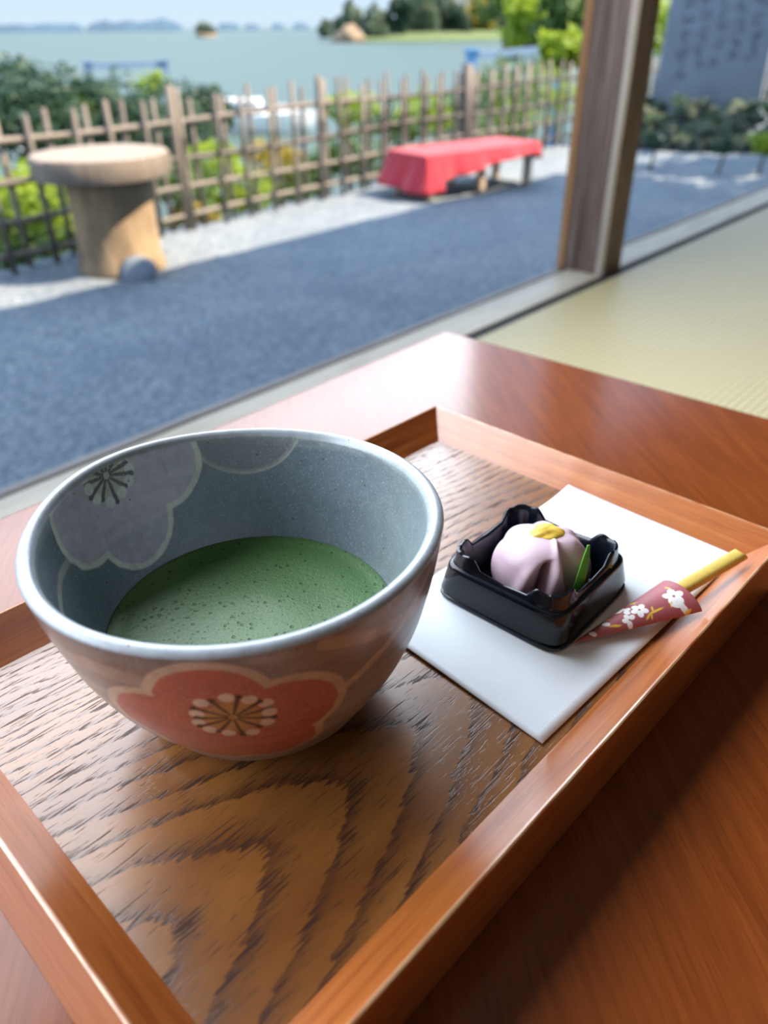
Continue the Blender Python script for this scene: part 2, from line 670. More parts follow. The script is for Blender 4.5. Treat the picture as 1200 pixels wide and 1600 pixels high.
M['log_side'] = log_stone('bark_like_stone', (0.14, 0.10, 0.07), (0.30, 0.215, 0.13), (0.44, 0.33, 0.20), 7)
M['log_top'] = log_stone('pale_stone_top', (0.28, 0.235, 0.20), (0.33, 0.285, 0.245), (0.38, 0.33, 0.285), 5)
M['log_rim'] = log_stone('stone_rim', (0.12, 0.10, 0.09), (0.19, 0.16, 0.13), (0.24, 0.20, 0.165), 5)
M['felt'] = flat('red_felt', (0.46, 0.022, 0.042), 0.9, 0.08, 8, Sheen_Weight=0.4)
M['bench_wood'] = flat('pale_bench_wood', (0.50, 0.40, 0.30), 0.7, 0.2, 12)


def bamboo_material():
    m, t = material('aged_bamboo')
    inf = t.n('ShaderNodeObjectInfo')
    n = t.noise(t.map(t.coord(), scale=(1, 1, 0.3)), 30, 3)
    c = t.ramp(t.math('MULTIPLY_ADD', n, 0.5, t.math('MULTIPLY', inf.outputs['Random'], 0.5)),
               [(0.2, (0.085, 0.075, 0.068)), (0.5, (0.15, 0.13, 0.115)), (0.8, (0.235, 0.205, 0.17))])
    t.set(Base_Color=c, Roughness=0.55)
    return m


M['bamboo'] = bamboo_material()
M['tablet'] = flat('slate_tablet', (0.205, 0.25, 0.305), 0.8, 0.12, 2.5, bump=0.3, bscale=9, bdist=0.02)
M['carving'] = flat('carved_stroke', (0.135, 0.165, 0.21), 0.9)


def rock_material():
    m, t = material('mossy_rock')
    co = t.coord()
    inf = t.n('ShaderNodeObjectInfo')
    n = t.noise(co, 6, 5, 0.65)
    g = t.geo = t.n('ShaderNodeNewGeometry')
    up = t.n('ShaderNodeSeparateXYZ', Vector=g.outputs['Normal']).outputs[2]
    c = t.mix(inf.outputs['Random'], (0.075, 0.10, 0.085), (0.20, 0.235, 0.20))
    moss = t.math('MULTIPLY', t.ramp(up, [(0.1, 0.0), (0.8, 1.0)]), t.ramp(n, [(0.42, 0.0), (0.6, 0.8)]))
    c = t.mix(moss, c, (0.13, 0.19, 0.05))
    c = t.mix(t.ramp(n, [(0.3, 0.6), (0.45, 0.0)]), c, (0.03, 0.04, 0.035))
    t.set(Base_Color=c, Roughness=0.9)
    t.set(Normal=t.bump(n, 0.8, 0.06))
    return m


M['rock'] = rock_material()


def leaf_material(name, c1, c2, transl=0.35):
    m, t = material(name)
    n = t.noise(t.coord(), 2.5, 2)
    at = t.n('ShaderNodeAttribute', attribute_name='paint')
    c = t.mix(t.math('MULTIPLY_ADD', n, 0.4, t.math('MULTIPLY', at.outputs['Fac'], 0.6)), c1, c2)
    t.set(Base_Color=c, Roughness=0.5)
    tr = t.n('ShaderNodeBsdfTranslucent', Color=c)
    mx = t.n('ShaderNodeMixShader', Fac=transl)
    t.t.links.new(t.b.outputs[0], mx.inputs[1])
    t.t.links.new(tr.outputs[0], mx.inputs[2])
    t.t.links.new(mx.outputs[0], t.out.inputs[0])
    return m


M['leaf_dark'] = leaf_material('dark_pine_leaf', (0.020, 0.062, 0.042), (0.055, 0.12, 0.06))
M['leaf_mid'] = leaf_material('green_leaf', (0.045, 0.11, 0.025), (0.14, 0.24, 0.05))
M['leaf_bright'] = leaf_material('bright_leaf', (0.19, 0.33, 0.025), (0.44, 0.54, 0.05), 0.5)
M['leaf_yellow'] = leaf_material('yellow_leaf', (0.30, 0.27, 0.02), (0.48, 0.36, 0.05), 0.5)
M['leaf_far'] = leaf_material('hazed_pine_leaf', (0.085, 0.14, 0.10), (0.17, 0.225, 0.13), 0.2)  # leaf green lightened to carry the air haze over the far shore
M['bark'] = flat('bark', (0.12, 0.085, 0.06), 0.9, 0.3, 5)


def sea_material():
    m, t = material('sea_water')
    co = t.coord()
    n = t.noise(t.map(co, scale=(1, 0.5, 1)), 0.35, 4, 0.6)
    n2 = t.noise(co, 0.012, 3, 0.5)
    t.set(Base_Color=t.mix(n2, (0.065, 0.108, 0.098), (0.08, 0.122, 0.11)), Roughness=0.4, Specular_IOR_Level=0.12)
    t.set(Normal=t.bump(n, 0.5, 0.3))
    return m


M['sea'] = sea_material()
M['island'] = flat('haze_blue_island', (0.045, 0.095, 0.145), 0.95, 0.25, 0.02)  # woods with the blue of distant haze mixed into the base colour
M['cliff'] = flat('pale_cliff', (0.24, 0.18, 0.12), 0.9, 0.3, 0.3)
M['turf'] = flat('shore_grass', (0.11, 0.16, 0.06), 0.9, 0.2, 0.2)
M['slope'] = flat('bank_soil', (0.16, 0.17, 0.08), 0.95, 0.3, 2)
M['white_paint'] = flat('white_boat_paint', (0.80, 0.81, 0.82), 0.3)
M['blue_paint'] = flat('blue_boat_paint', (0.22, 0.45, 0.72), 0.4)
M['boat_glass'] = flat('boat_window', (0.05, 0.09, 0.12), 0.1)
M['steel_blue'] = flat('blue_grey_steel', (0.16, 0.25, 0.40), 0.5, 0.1, 3)
M['sign_blue'] = flat('bright_blue_paint', (0.16, 0.40, 0.75), 0.5)
M['pale_steel'] = flat('pale_blue_steel', (0.55, 0.64, 0.78), 0.4)

# ================================================================== SETTING
# gravel yard with a gently uneven surface
xs = np.linspace(-9, 11, 201)
ys = np.linspace(-4, 15, 191)
X, Y = np.meshgrid(xs, ys)
Z = np.zeros_like(X)
for i in range(X.shape[0]):
    for j in range(X.shape[1]):
        Z[i, j] = 0.016 * mnoise.noise(Vector((X[i, j] * 1.7, Y[i, j] * 1.7, 0))) + 0.010 * mnoise.noise(Vector((X[i, j] * 5, Y[i, j] * 5, 3)))
N_COORD = X * ND[0] + Y * ND[1]
FPTS = [(-3.3, 3.33), (-2.304, 4.687), (-1.596, 5.65), (-0.813, 6.62), (0.701, 8.62), (2.306, 10.474), (7.2, 15.9)]


def fence_y(x):
    return np.interp(x, [p[0] for p in FPTS], [p[1] for p in FPTS])


Z = Z + G
v, f = rings(np.stack([X, Y, Z], -1), closed=False)
f = np.array(f)
cen = v[f].mean(1)
limit = fence_y(np.clip(cen[:, 0], -3.3, 7.2)) + np.where(cen[:, 0] < -3.3, (cen[:, 0] + 3.3) * 1.2, 0) + 0.16
f = f[cen[:, 1] < limit]
tag(build('ground', v, f, M['gravel'], smooth=True), 'blue grey gravel yard between the building and the bamboo fence', kind='structure')

# the bank falling from the yard to the water
fx = np.array([-9, -6] + [p[0] for p in FPTS] + [11, 16])
fy = np.array([-3.4, 0.1] + [p[1] for p in FPTS] + [20, 25.0]) + 0.12
rows = []
for d, z in ((0, G - 0.02), (1.2, G - 0.5), (3.5, G - 2.2), (8, SEA - 0.4)):
    rows.append(np.stack([fx - 0.78 * d, fy + 0.62 * d, np.full(len(fx), z)], -1))
v, f = rings(np.array(rows), closed=False)
tag(build('terrain', v, f, M['slope'], smooth=True), kind='structure')

sea_pts = [(-20000, 3, SEA), (20000, 3, SEA), (20000, 30000, SEA), (-20000, 30000, SEA)]
tag(build('sea', sea_pts, [[0, 1, 2, 3]], M['sea']), 'pale turquoise sea reaching to the islands', kind='structure')

# ---- the room: floor of mats, sill with its track, ceiling, walls, roof
floor = tag(build('floor', *(lambda m: (m.v, m.f))(MB().hexa([W(-3, -3, -0.10), W(4.4, -3, -0.10), W(4.4, 0.95, -0.10), W(-3, 0.95, -0.10),
                                                               W(-3, -3, -0.06), W(4.4, -3, -0.06), W(4.4, 0.95, -0.06), W(-3, 0.95, -0.06)])), M['dark_wood']), kind='structure')


def slab(name, s0, s1, n0, n1, z0, z1, mat, parent=None, bev=0):
    m = MB().hexa([W(s0, n0, z0), W(s1, n0, z0), W(s1, n1, z0), W(s0, n1, z0), W(s0, n0, z1), W(s1, n0, z1), W(s1, n1, z1), W(s0, n1, z1)])
    o = m.obj(name, mat, parent)
    if bev:
        bevel(o, bev)
    return o


for i, (s0, s1) in enumerate(((-3.0, -0.82), (-0.82, 1.0), (1.0, 2.82), (2.82, 4.4))):
    for n0, n1 in ((-0.10, 0.792), (-1.0, -0.10), (-2.0, -1.0), (-3.0, -2.0)):
        slab('tatami_mat', s0 + 0.001, s1 - 0.001, n0 + 0.001, n1, -0.058, 0.0, M['tatami'], floor, 0.003)
slab('mat_border', -3.0, 4.4, 0.793, 0.817, -0.058, -0.003, M['groove'], floor)

sill = slab('trim_1', -3.0, 4.4, 0.818, 0.908, -0.06, 0.0, M['sill'], None, 0.003)
tag(sill, 'pale worn wooden sill with an outer track along the open side', kind='structure')
slab('groove', -3.0, 4.4, 0.908, 0.918, -0.06, -0.012, M['groove'], sill)
slab('track', -3.0, 4.4, 0.918, 0.936, -0.06, -0.002, M['sill_rail'], sill, 0.002)
slab('outer_board', -3.0, 4.4, 0.880, 0.930, -0.75, -0.061, M['dark_wood'], sill)

tag(slab('ceiling', -3.2, 4.6, -3.2, 1.0, 2.30, 2.36, M['ceiling']), kind='structure')
tag(slab('roof', -4.5, 9.0, -4.0, 1.87, 2.37, 2.50, M['dark_wood']), kind='structure')
tag(slab('wall_back', -3.1, 4.5, -3.1, -3.0, -0.06, 2.30, M['plaster']), kind='structure')
tag(slab('wall_left', -3.1, -3.0, -3.0, 0.8, -0.06, 2.30, M['plaster']), kind='structure')

tag(slab('wall_right', 4.4, 4.5, -3.0, 0.75, -0.06, 2.30, M['plaster']), kind='structure')
# the post: square timber with chamfered corner and a thin worn strip on its outer edge
pc = W(1.742, 0.868, 0)
post = empty('wooden_post', (pc[0], pc[1], 0.0), YAW_S, 'square weathered dark wooden post standing on the pale sill', 'post')
h0, h1 = 0.052, 0.050
prof = [(-h1, -h0 + 0.006), (-h1 + 0.006, -h0), (h1 - 0.008, -h0), (h1, -h0 + 0.008), (h1, h0 - 0.006), (h1 - 0.006, h0), (-h1 + 0.004, h0), (-h1, h0 - 0.004)]
# grooves on the face towards the camera side (s = -h1)
face = [(-h1, h0 - 0.004), (-h1, h0 - 0.030), (-h1 + 0.003, h0 - 0.032), (-h1 + 0.003, h0 - 0.062), (-h1, h0 - 0.064), (-h1, -h0 + 0.006)]
loop = prof[1:7] + [prof[6]][:0] + face
rows = []
for z in np.linspace(0.0, 2.30, 12):
    rows.append([W(1.742 + a, 0.868 + b, z) for a, b in loop])
v, f = rings(np.array(rows), closed=True, cap0=True, cap1=True)
build('shaft', v, f, M['post'], post)
rows = []
for z in (0.0, 2.30):
    rows.append([W(1.742 + a, 0.868 + b, z) for a, b in ((-h1 - 0.002, h0 - 0.004), (-h1 - 0.002, h0 + 0.016), (h1 - 0.01, h0 + 0.016), (h1 - 0.01, h0 - 0.004))])
v, f = rings(np.array(rows), closed=True, cap0=True, cap1=True)
bevel(build('edge_strip', v, f, M['post_edge'], post), 0.002)['label'] = 'worn orange strip along the outer edge'

rows = []
for z in (0.001, 2.299):
    rows.append([W(1.742 + a, 0.868 + b, z) for a, b in ((-h1 - 0.0015, -h0 + 0.016), (-h1 - 0.0015, -h0 + 0.005), (-h1 + 0.003, -h0 - 0.001), (-h1 + 0.004, -h0 + 0.010))])
v, f = rings(np.array(rows), closed=True, cap0=True, cap1=True)
build('corner_chamfer', v, f, M['post_pale'], post)['label'] = 'pale worn corner edge'

# ================================================================== TABLE AND TRAY
TZ = TRAY_Z - 0.0893 * S
tb = W(-0.10, -0.02, 0)
table = empty('low_table', (tb[0], tb[1], 0), YAW_S, 'low glossy reddish brown wooden table on the tatami beside the sill', 'table')
bevel(slab('tabletop', -0.72, 0.484, -0.40, 0.362, TZ - 0.028, TZ, M['table'], table), 0.002, 3)
for s_, n_ in ((-0.66, -0.34), (0.424, -0.34), (0.424, 0.302), (-0.66, 0.302)):
    slab('leg', s_ - 0.025, s_ + 0.025, n_ - 0.025, n_ + 0.025, 0.0, TZ - 0.028, M['table'], table, 0.003)
slab('apron', -0.63, 0.394, 0.292, 0.312, TZ - 0.085, TZ - 0.028, M['table'], table)
slab('apron', -0.63, 0.394, -0.35, -0.33, TZ - 0.085, TZ - 0.028, M['table'], table)

TL, TW = 0.849, 1.357
t0 = T(0, 0, -0.0893)
tray = empty('serving_tray', t0, YA, 'rectangular orange brown wooden tray with sloping rims on the low table', 'tray')
m = MB().hexa([T(-0.01, TW + 0.01, -0.07), T(TL + 0.01, TW + 0.01, -0.07), T(TL + 0.01, -0.01, -0.07), T(-0.01, -0.01, -0.07),
               T(-0.002, TW + 0.002, 0), T(TL + 0.002, TW + 0.002, 0), T(TL + 0.002, -0.002, 0), T(-0.002, -0.002, 0)])
m.obj('tray_floor', M['tray_floor'], tray)
# give the grain shader coordinates that start at the far corner on the floor
HR, WR = 0.0614, 0.077


def rail(kind):
    # cross-section (outward, height); the mitred ends follow from the corner offsets
    wr, wb = (0.066, 0.094) if kind == 'near' else (WR, 0.074)
    sec = [(0.0, 0.0), (wr - 0.0085, HR - 0.0035), (wr - 0.0065, HR - 0.0008), (wr - 0.0035, HR), (wr - 0.0010, HR - 0.0012), (wr, HR - 0.004),
           (wb, -0.086), (wb - 0.004, -0.0893), (0.004, -0.0893), (0.0, -0.075)]
    rows = []
    n = 60
    for k in range(n + 1):
        q = k / n
        row = []
        for o_, z in sec:
            wz = 0.0012 * mnoise.noise(Vector((q * 14, o_ * 60, len(kind) * 3.7)))
            if kind == 'far':       # along u at v = 0
                u = -o_ + (TL + 2 * o_) * q
                row.append(T(u, -o_, z + wz * (z > 0.05)))
            elif kind == 'near':
                oc = o_ * WR / 0.066 if z > 0 else min(o_, WR)
                u = -oc + (TL + 2 * oc) * q
                row.append(T(u, TW + o_, z + wz * (z > 0.05)))
            else:
                o2 = o_ * 0.066 / WR if z > 0 else o_ * 0.094 / 0.074
                vv = -o_ + (TW + o_ + o2) * q
                row.append(T(-o_ if kind == 'left' else TL + o_, vv, z + wz * (z > 0.05)))
        rows.append(row)
    v, f = rings(np.array(rows), closed=True, cap0=True, cap1=True)
    if kind in ('far', 'right'):
        pass
    o = build('rail', v, f, M['rail_u'] if kind in ('far', 'near') else M['rail_v'], tray)
    import bmesh
    bm = bmesh.new()
    bm.from_mesh(o.data)
    bmesh.ops.recalc_face_normals(bm, faces=bm.faces)
    bm.to_mesh(o.data)
    bm.free()
    smooth_angle(o, 30)
    wear = np.zeros(((n + 1), len(sec)))
    for k in range(n + 1):
        q = 0.5 + 0.9 * mnoise.noise(Vector((k * 0.55, len(kind) * 2.3, 1)))
        wear[k, 3], wear[k, 4], wear[k, 2] = q * 0.6, q * 1.0, q * 0.2
    wear = np.clip(wear, 0, 1).ravel()
    paint(o, np.stack([wear] * 3, 1))


for k in ('far', 'left', 'right', 'near'):
    rail(k)

# ================================================================== TEA BOWL
BC = np.array([-0.226, 0.993]) * S
BR, BH, TH = 0.3155, 0.3628, 0.028
PZ = np.array([0.10, 0.2, 0.35, 0.55, 0.8, 1.0])
PR = np.array([0.600, 0.685, 0.797, 0.893, 0.964, 1.0])


def prof_r(s):
    # smooth the profile a little
    k = np.array([-0.06, -0.03, 0, 0.03, 0.06])
    return np.mean([np.interp(np.clip(s + d, 0.1, 1.0), PZ, PR) for d in k], 0)


NA = 1080
outer_s = np.concatenate([np.linspace(0.10, 0.985, 170)])
sec = []     # (radius, z, side)   side 0 outer, 1 rim, 2 inner
foot = [(0.0, 0.035), (0.10, 0.033), (0.135, 0.030), (0.140, 0.004), (0.150, 0.0), (0.160, 0.003), (0.165, 0.026)]
for r_, z_ in foot:
    sec.append((r_, z_, 0))
sec.append((0.178, 0.031, 0))
for s_ in outer_s:
    sec.append((float(prof_r(s_)) * BR, s_ * BH, 0))
for k in range(1, 12):
    a = math.pi * k / 12
    sec.append((BR - TH * 0.42 + math.cos(a) * TH * 0.42, 0.985 * BH + math.sin(a) * TH * 0.40, 1))
for s_ in np.linspace(0.985, 0.16, 150):
    th = TH * (0.84 + 0.35 * (1 - s_))
    sec.append((float(prof_r(s_)) * BR - th, s_ * BH, 2))
for q in np.linspace(0.06, 1, 14):
    r0 = float(prof_r(0.16)) * BR - TH * 1.134
    sec.append((r0 * math.cos(q * math.pi / 2) + 0.0005, 0.16 * BH - 0.018 * math.sin(q * math.pi / 2), 2))
SEC = np.array(sec)
az = np.linspace(0, 2 * np.pi, NA, endpoint=False)
rr = SEC[:, 0][:, None] * np.ones(NA)[None]
zr = SEC[:, 1][:, None] * np.ones(NA)[None]
sfrac = np.clip(zr / BH, 0, 1)
und = 1 + 0.006 * np.sin(2 * az + 0.7) * sfrac + 0.004 * np.sin(5 * az + 1.3) * sfrac
rr = rr * und
zr = zr + (0.004 * np.sin(2 * az + 2.2) + 0.0025 * np.sin(3 * az)) * sfrac ** 3
shift = 0.010 * (1 - sfrac)
bx = BC[0] + (rr * np.cos(az) + shift) * S
by = BC[1] + rr * np.sin(az) * S
bz = TRAY_Z + 0.0008 + zr * S
v, f = rings(np.stack([bx, by, bz], -1))
bowl = build('tea_bowl', v, f, M['glaze'], None, True, loc=(BC[0], BC[1], TRAY_Z))
tag(bowl, 'large grey stoneware tea bowl painted with plum blossoms holding green tea', 'bowl')

# painted decoration
def arc_s(side_rows):
    d = np.hypot(np.diff(SEC[side_rows, 0]), np.diff(SEC[side_rows, 1]))
    return np.concatenate([[0], np.cumsum(d)])


side = SEC[:, 2].astype(int)
out_i = np.where(side <= 0)[0]
in_i = np.where(side == 2)[0]
ARC = np.zeros(len(SEC))
ARC[out_i] = arc_s(out_i)
ARC[in_i] = -arc_s(in_i)
azd = np.degrees(az)


def s_to_arc(s, inner):
    idx = in_i if inner else out_i[8:]
    o = np.argsort(SEC[idx, 1])
    return float(np.interp(s * BH, SEC[idx, 1][o], ARC[idx][o]))


def nz(x, y, z=0.0):
    return np.array([mnoise.noise(Vector((a, b, z))) for a, b in zip(np.ravel(x), np.ravel(y))]).reshape(np.shape(x))


NR = len(SEC)
pc_ = np.zeros((NR, NA, 3))
AZg = np.broadcast_to(azd[None], (NR, NA))
ARg = np.broadcast_to(ARC[:, None], (NR, NA))
Rg = SEC[:, 0][:, None]
# coarse noise fields, tiled round the bowl
na2 = 216
cn_st = nz(*np.meshgrid(np.cos(np.linspace(0, 2 * np.pi, na2)) * 3, ARC * 60), 1.0)
cn_bl = nz(*np.meshgrid(np.cos(np.linspace(0, 2 * np.pi, na2) + 1) * 2.2, ARC * 9), 5.0)
stre = np.repeat(cn_st, NA // na2, 1)
blot = np.repeat(cn_bl, NA // na2, 1)
m_out = (side == 0)[:, None] & np.ones(NA, bool)
m_rim = (side == 1)[:, None] & np.ones(NA, bool)
m_in = (side == 2)[:, None] & np.ones(NA, bool)
taupe = np.array([0.270, 0.215, 0.180])
pc_[:] = taupe
pc_ *= (1 + 0.30 * stre + 0.25 * blot)[..., None]
inner_c = np.array([0.150, 0.195, 0.235])
ic = inner_c[None, None] * (1 + 0.10 * blot)[..., None]
pc_ = np.where(m_in[..., None], ic, pc_)
rim_c = np.array([0.37, 0.42, 0.47])
pc_ = np.where(m_rim[..., None], rim_c * (1 + 0.2 * blot)[..., None], pc_)


def lerp(mask, colr, k=1.0):
    global pc_
    mk = np.clip(mask, 0, 1)[..., None] * k
    pc_ = pc_ * (1 - mk) + np.array(colr) * mk


def sm(e0, e1, x):
    q = np.clip((x - e0) / (e1 - e0), 0, 1)
    return q * q * (3 - 2 * q)


# speckled dark band just under the lip, inside and out
AO = s_to_arc(0.985, False)
lerp(m_out * sm(0.030, 0.0, AO - ARg + 0.012 * blot), (0.17, 0.17, 0.18), 0.55)
AI = s_to_arc(0.985, True)
lerp(m_in * sm(0.020, 0.0, AI - ARg + 0.008 * blot), (0.55, 0.60, 0.60), 0.45)
lerp(m_in * (sm(0.0, 0.006, AI - ARg) * sm(0.016, 0.008, AI - ARg)) * (stre > -0.1), (0.12, 0.13, 0.14), 0.5)
# the glaze pools pale green on the right of the inside
lerp(m_in * sm(60, 20, np.abs((AZg - 0 + 180) % 360 - 180)), (0.26, 0.33, 0.29), 0.35)


def local(az0, s0, inner, rloc):
    x = ((AZg - az0 + 180) % 360 - 180) * math.pi / 180 * (rloc if rloc else Rg)
    y = ARg - s_to_arc(s0, inner)
    return x, y


def flower(side_mask, x, y, cx, cy, angs, rd, rp, fill, fill2, line, lw):
    d = np.full(x.shape, 9.0)
    for a, k in angs:
        px, py = cx + rd * k * math.cos(math.radians(a)), cy + rd * k * math.sin(math.radians(a))
        d = np.minimum(d, np.hypot(x - px, y - py) - rp * k)
    d = np.minimum(d, np.hypot(x - cx, y - cy) - rd * 0.7)
    edge = 0.0025 * stre
    lerp(side_mask * sm(lw + 0.002, lw - 0.001, d + edge), line, 0.92)
    ins = side_mask * sm(0.001, -0.002, d + edge)
    lerp(ins, fill, 0.95)
    lerp(ins * sm(-0.1, 0.5, blot + stre * 0.6), fill2, 0.7)


def stamens(side_mask, x, y, r0, n, ink, yellow, dotc, rot0, lw=0.0022):
    r = np.hypot(x, y)
    th = np.arctan2(y, x)
    lerp(side_mask * sm(r0, r0 - 0.012, r), yellow, 0.8)
    for k in range(n):
        a = rot0 + 2 * math.pi * k / n + 0.12 * math.sin(k * 5.1)
        L = r0 * (1.12 + 0.10 * math.sin(k * 3.3))
        along = x * math.cos(a) + y * math.sin(a)
        perp = np.abs(-x * math.sin(a) + y * math.cos(a))
        wd = lw * (0.6 + 0.8 * np.clip(along / L, 0, 1))
        lerp(side_mask * sm(wd + 0.001, wd - 0.0006, perp) * (along > 0.006) * (along < L), ink, 0.92)
        dx, dy = x - L * math.cos(a), y - L * math.sin(a)
        lerp(side_mask * sm(0.0062, 0.0042, np.hypot(dx, dy)), ink, 0.95)
        a2 = a + math.pi / n
        L2 = r0 * (1.10 + 0.06 * math.cos(k * 2.3))
        dx, dy = x - L2 * math.cos(a2), y - L2 * math.sin(a2)
        lerp(side_mask * sm(0.0112, 0.0088, np.hypot(dx, dy)), dotc, 0.95)


def stroke(side_mask, pts, inner, width, colr, k=0.9):
    P = [(a, s_to_arc(s, inner)) for a, s in pts]
    for (a0, y0), (a1, y1) in zip(P[:-1], P[1:]):
        x = ((AZg - a0 + 180) % 360 - 180) * math.pi / 180 * 0.29
        y = ARg - y0
        dx, dy = ((a1 - a0 + 180) % 360 - 180) * math.pi / 180 * 0.29, y1 - y0
        q = np.clip((x * dx + y * dy) / (dx * dx + dy * dy + 1e-9), 0, 1)
        d = np.hypot(x - q * dx, y - q * dy)
        lerp(side_mask * sm(width / 2 + 0.002, width / 2 - 0.002, d + 0.002 * stre), colr, k)


CREAM = (0.62, 0.46, 0.33)
# outside: stem, leaf, then the red blossom
stroke(m_out, [(297, 0.60), (309, 0.679), (325, 0.80), (338, 0.93)], False, 0.016, CREAM, 0.75)
stroke(m_out, [(299, 0.955), (312, 0.88), (330, 0.82), (345, 0.80)], False, 0.022, CREAM, 0.55)
stroke(m_out, [(225, 0.80), (240, 0.86), (256, 0.84)], False, 0.028, (0.42, 0.32, 0.25), 0.5)
x, y = local(274.5, 0.647, False, 0.285)
flower(m_out, x, y, -0.012, -0.047, [(97, 1.0), (24, 1.03), (-48, 1.0), (-124, 1.0), (168, 1.03)], 0.086, 0.071,
       (0.50, 0.125, 0.085), (0.43, 0.075, 0.052), CREAM, 0.013)
stamens(m_out, x, y, 0.044, 11, (0.045, 0.022, 0.016), (0.52, 0.30, 0.085), (0.80, 0.62, 0.47), 0.25)
# inside: half blossom, stem, then the mauve blossom
x2, y2 = local(97, 1.0, True, 0.287)
d2 = np.hypot(x2, y2 - 0.036) - 0.108
lerp(m_in * sm(0.006, 0.003, np.abs(d2 + 0.003)), (0.50, 0.49, 0.45), 0.85)
lerp(m_in * sm(0.0, -0.004, d2), (0.21, 0.215, 0.22), 0.6)
stroke(m_in, [(166, 0.72), (176, 0.775), (190, 0.79), (206, 0.76), (214, 0.72)], True, 0.013, (0.46, 0.45, 0.41), 0.75)
x, y = local(149.0, 0.955, True, 0.287)
# inside, the azimuth runs the other way as seen from the middle; the blossom is symmetric enough
flower(m_in, x, y, 0.0, 0.0, [(262, 1.0), (188, 1.0), (335, 0.95), (40, 1.0), (118, 1.0)], 0.092, 0.078,
       (0.60, 0.535, 0.63), (0.50, 0.44, 0.57), (0.82, 0.80, 0.73), 0.010)
stamens(m_in, x, y, 0.040, 11, (0.060, 0.050, 0.075), (0.62, 0.57, 0.36), (0.84, 0.82, 0.76), 0.1, 0.0030)
paint(bowl, np.clip(pc_, 0.01, 0.95).reshape(-1, 3))

# the tea
zt = 0.160
rows = []
nt = 96
for k, q in enumerate(np.linspace(0, 1, 40)):
    rad = (float(prof_r(zt / BH)) * BR - TH * 1.03) * q
    z = zt + 0.004 * sm(0.90, 1.0, np.array(q)) + 0.0015 * math.sin(q * 9)
    a = np.linspace(0, 2 * np.pi, nt, endpoint=False)
    rows.append(np.stack([BC[0] + (np.maximum(rad, 1e-4) * np.cos(a) + 0.006) * S, BC[1] + np.maximum(rad, 1e-4) * np.sin(a) * S, np.full(nt, TRAY_Z + 0.0008 + z * S)], -1))
v, f = rings(np.array(rows), cap0=True)
f = [q[::-1] for q in f]
tea = build('matcha_tea', v, f, M['matcha'], None, True, loc=(BC[0], BC[1], TRAY_Z + zt * S))
tag(tea, 'frothy green matcha tea with tiny bubbles filling the grey bowl', 'tea')

# ================================================================== PAPER
P_B, P_R, P_T, P_L = (0.832, 0.722), (0.852, 0.005), (0.420, -0.010), (0.403, 0.700)
rows = []
nu, nv = 24, 60


def paper_z(u, v):
    z = 0.006 + 0.0015 * math.sin(u * 9 + v * 5)
    q = max(0.0, 0.10 - v)
    z += 1.0 * q * q
    return z


for i in range(nv + 1):
    q = i / nv
    row = []
    for j in range(nu + 1):
        p = j / nu
        a = np.array(P_T) * (1 - p) + np.array(P_R) * p
        b = np.array(P_L) * (1 - p) + np.array(P_B) * p
        u, vv = a * (1 - q) + b * q
        row.append((u, vv))
    rows.append(row)
top = np.array([[T(u, v_, paper_z(u, v_)) for u, v_ in row] for row in rows])
po = build('paper_sheet', *rings(top, closed=False), M['paper'], None, True, loc=T(0.62, 0.35, 0))
sol = po.modifiers.new('thickness', 'SOLIDIFY')
sol.thickness = 0.0006
sol.offset = 1.0
for q in po.data.polygons:
    pass
tag(po, 'folded white paper sheet lying on the tray under the black sweet dish', 'paper')

# ================================================================== SWEET DISH
CC = (0.5900, 0.3960)
C_YAW = math.radians(-2.0)
ZB = 0.0095


def sq(half, rc, n=160):
    """rounded square outline and how close each sample is to a corner"""
    pts = []
    cn = []
    for k in range(n):
        a = 2 * math.pi * k / n
        # superellipse direction
        c, s_ = math.cos(a), math.sin(a)
        e = 2 / rc
        x = math.copysign(abs(c) ** e, c)
        y = math.copysign(abs(s_) ** e, s_)
        pts.append((half * x, half * y))
        t_ = (a / (math.pi / 2) - 0.5) % 1.0
        cn.append(min(t_, 1 - t_) * 2)          # 0 at corner, 1 at mid side
    return np.array(pts), np.array(cn)


rows = []
for half, z, lift, rc in ((0.118, 0.0, 0, 8), (0.1385, 0.0, 0, 8), (0.1400, 0.0030, 0, 8), (0.1392, 0.0065, 0, 8), (0.1355, 0.0080, 0, 8), (0.1340, 0.016, 0, 14),
                          (0.1300, 0.078, 0, 8), (0.1290, 0.0835, 0, 8), (0.1265, 0.0875, 0, 8), (0.1225, 0.0885, 0.0, 8), (0.1205, 0.0900, 0.25, 8),
                          (0.1195, 0.0930, 0.80, 8), (0.1180, 0.0950, 1.0, 8), (0.1145, 0.0955, 1.04, 8), (0.1115, 0.0930, 0.98, 8), (0.1085, 0.086, 0.72, 8),
                          (0.1030, 0.060, 0.2, 10), (0.0985, 0.022, 0, 10), (0.0940, 0.0125, 0, 9), (0.0600, 0.0110, 0, 8), (0.0200, 0.0110, 0, 8)):
    half *= 1.065
    z = z if z < 0.02 else 0.016 + (z - 0.016) * 0.83
    pts, cn = sq(half, rc)
    # distance of the sample from its corner along the side, in halves
    dist = np.clip(1 - np.minimum(np.abs(pts[:, 0]), np.abs(pts[:, 1])) / half / 0.90, 0, 1)
    tab = sm(0.56, 0.34, dist)
    bumps = 0.004 * np.cos(dist * 22) * sm(0.70, 0.5, dist) * sm(0.0, 0.1, dist)
    hh = lift * (0.024 * tab + bumps * 0.4)
    pull = 1.0
    row = []
    for (px, py), dz in zip(pts, hh):
        cx_, sx_ = math.cos(C_YAW), math.sin(C_YAW)
        row.append(T(CC[0] + (px * cx_ - py * sx_) * pull, CC[1] + (px * sx_ + py * cx_) * pull, ZB + z + dz))
    rows.append(row)
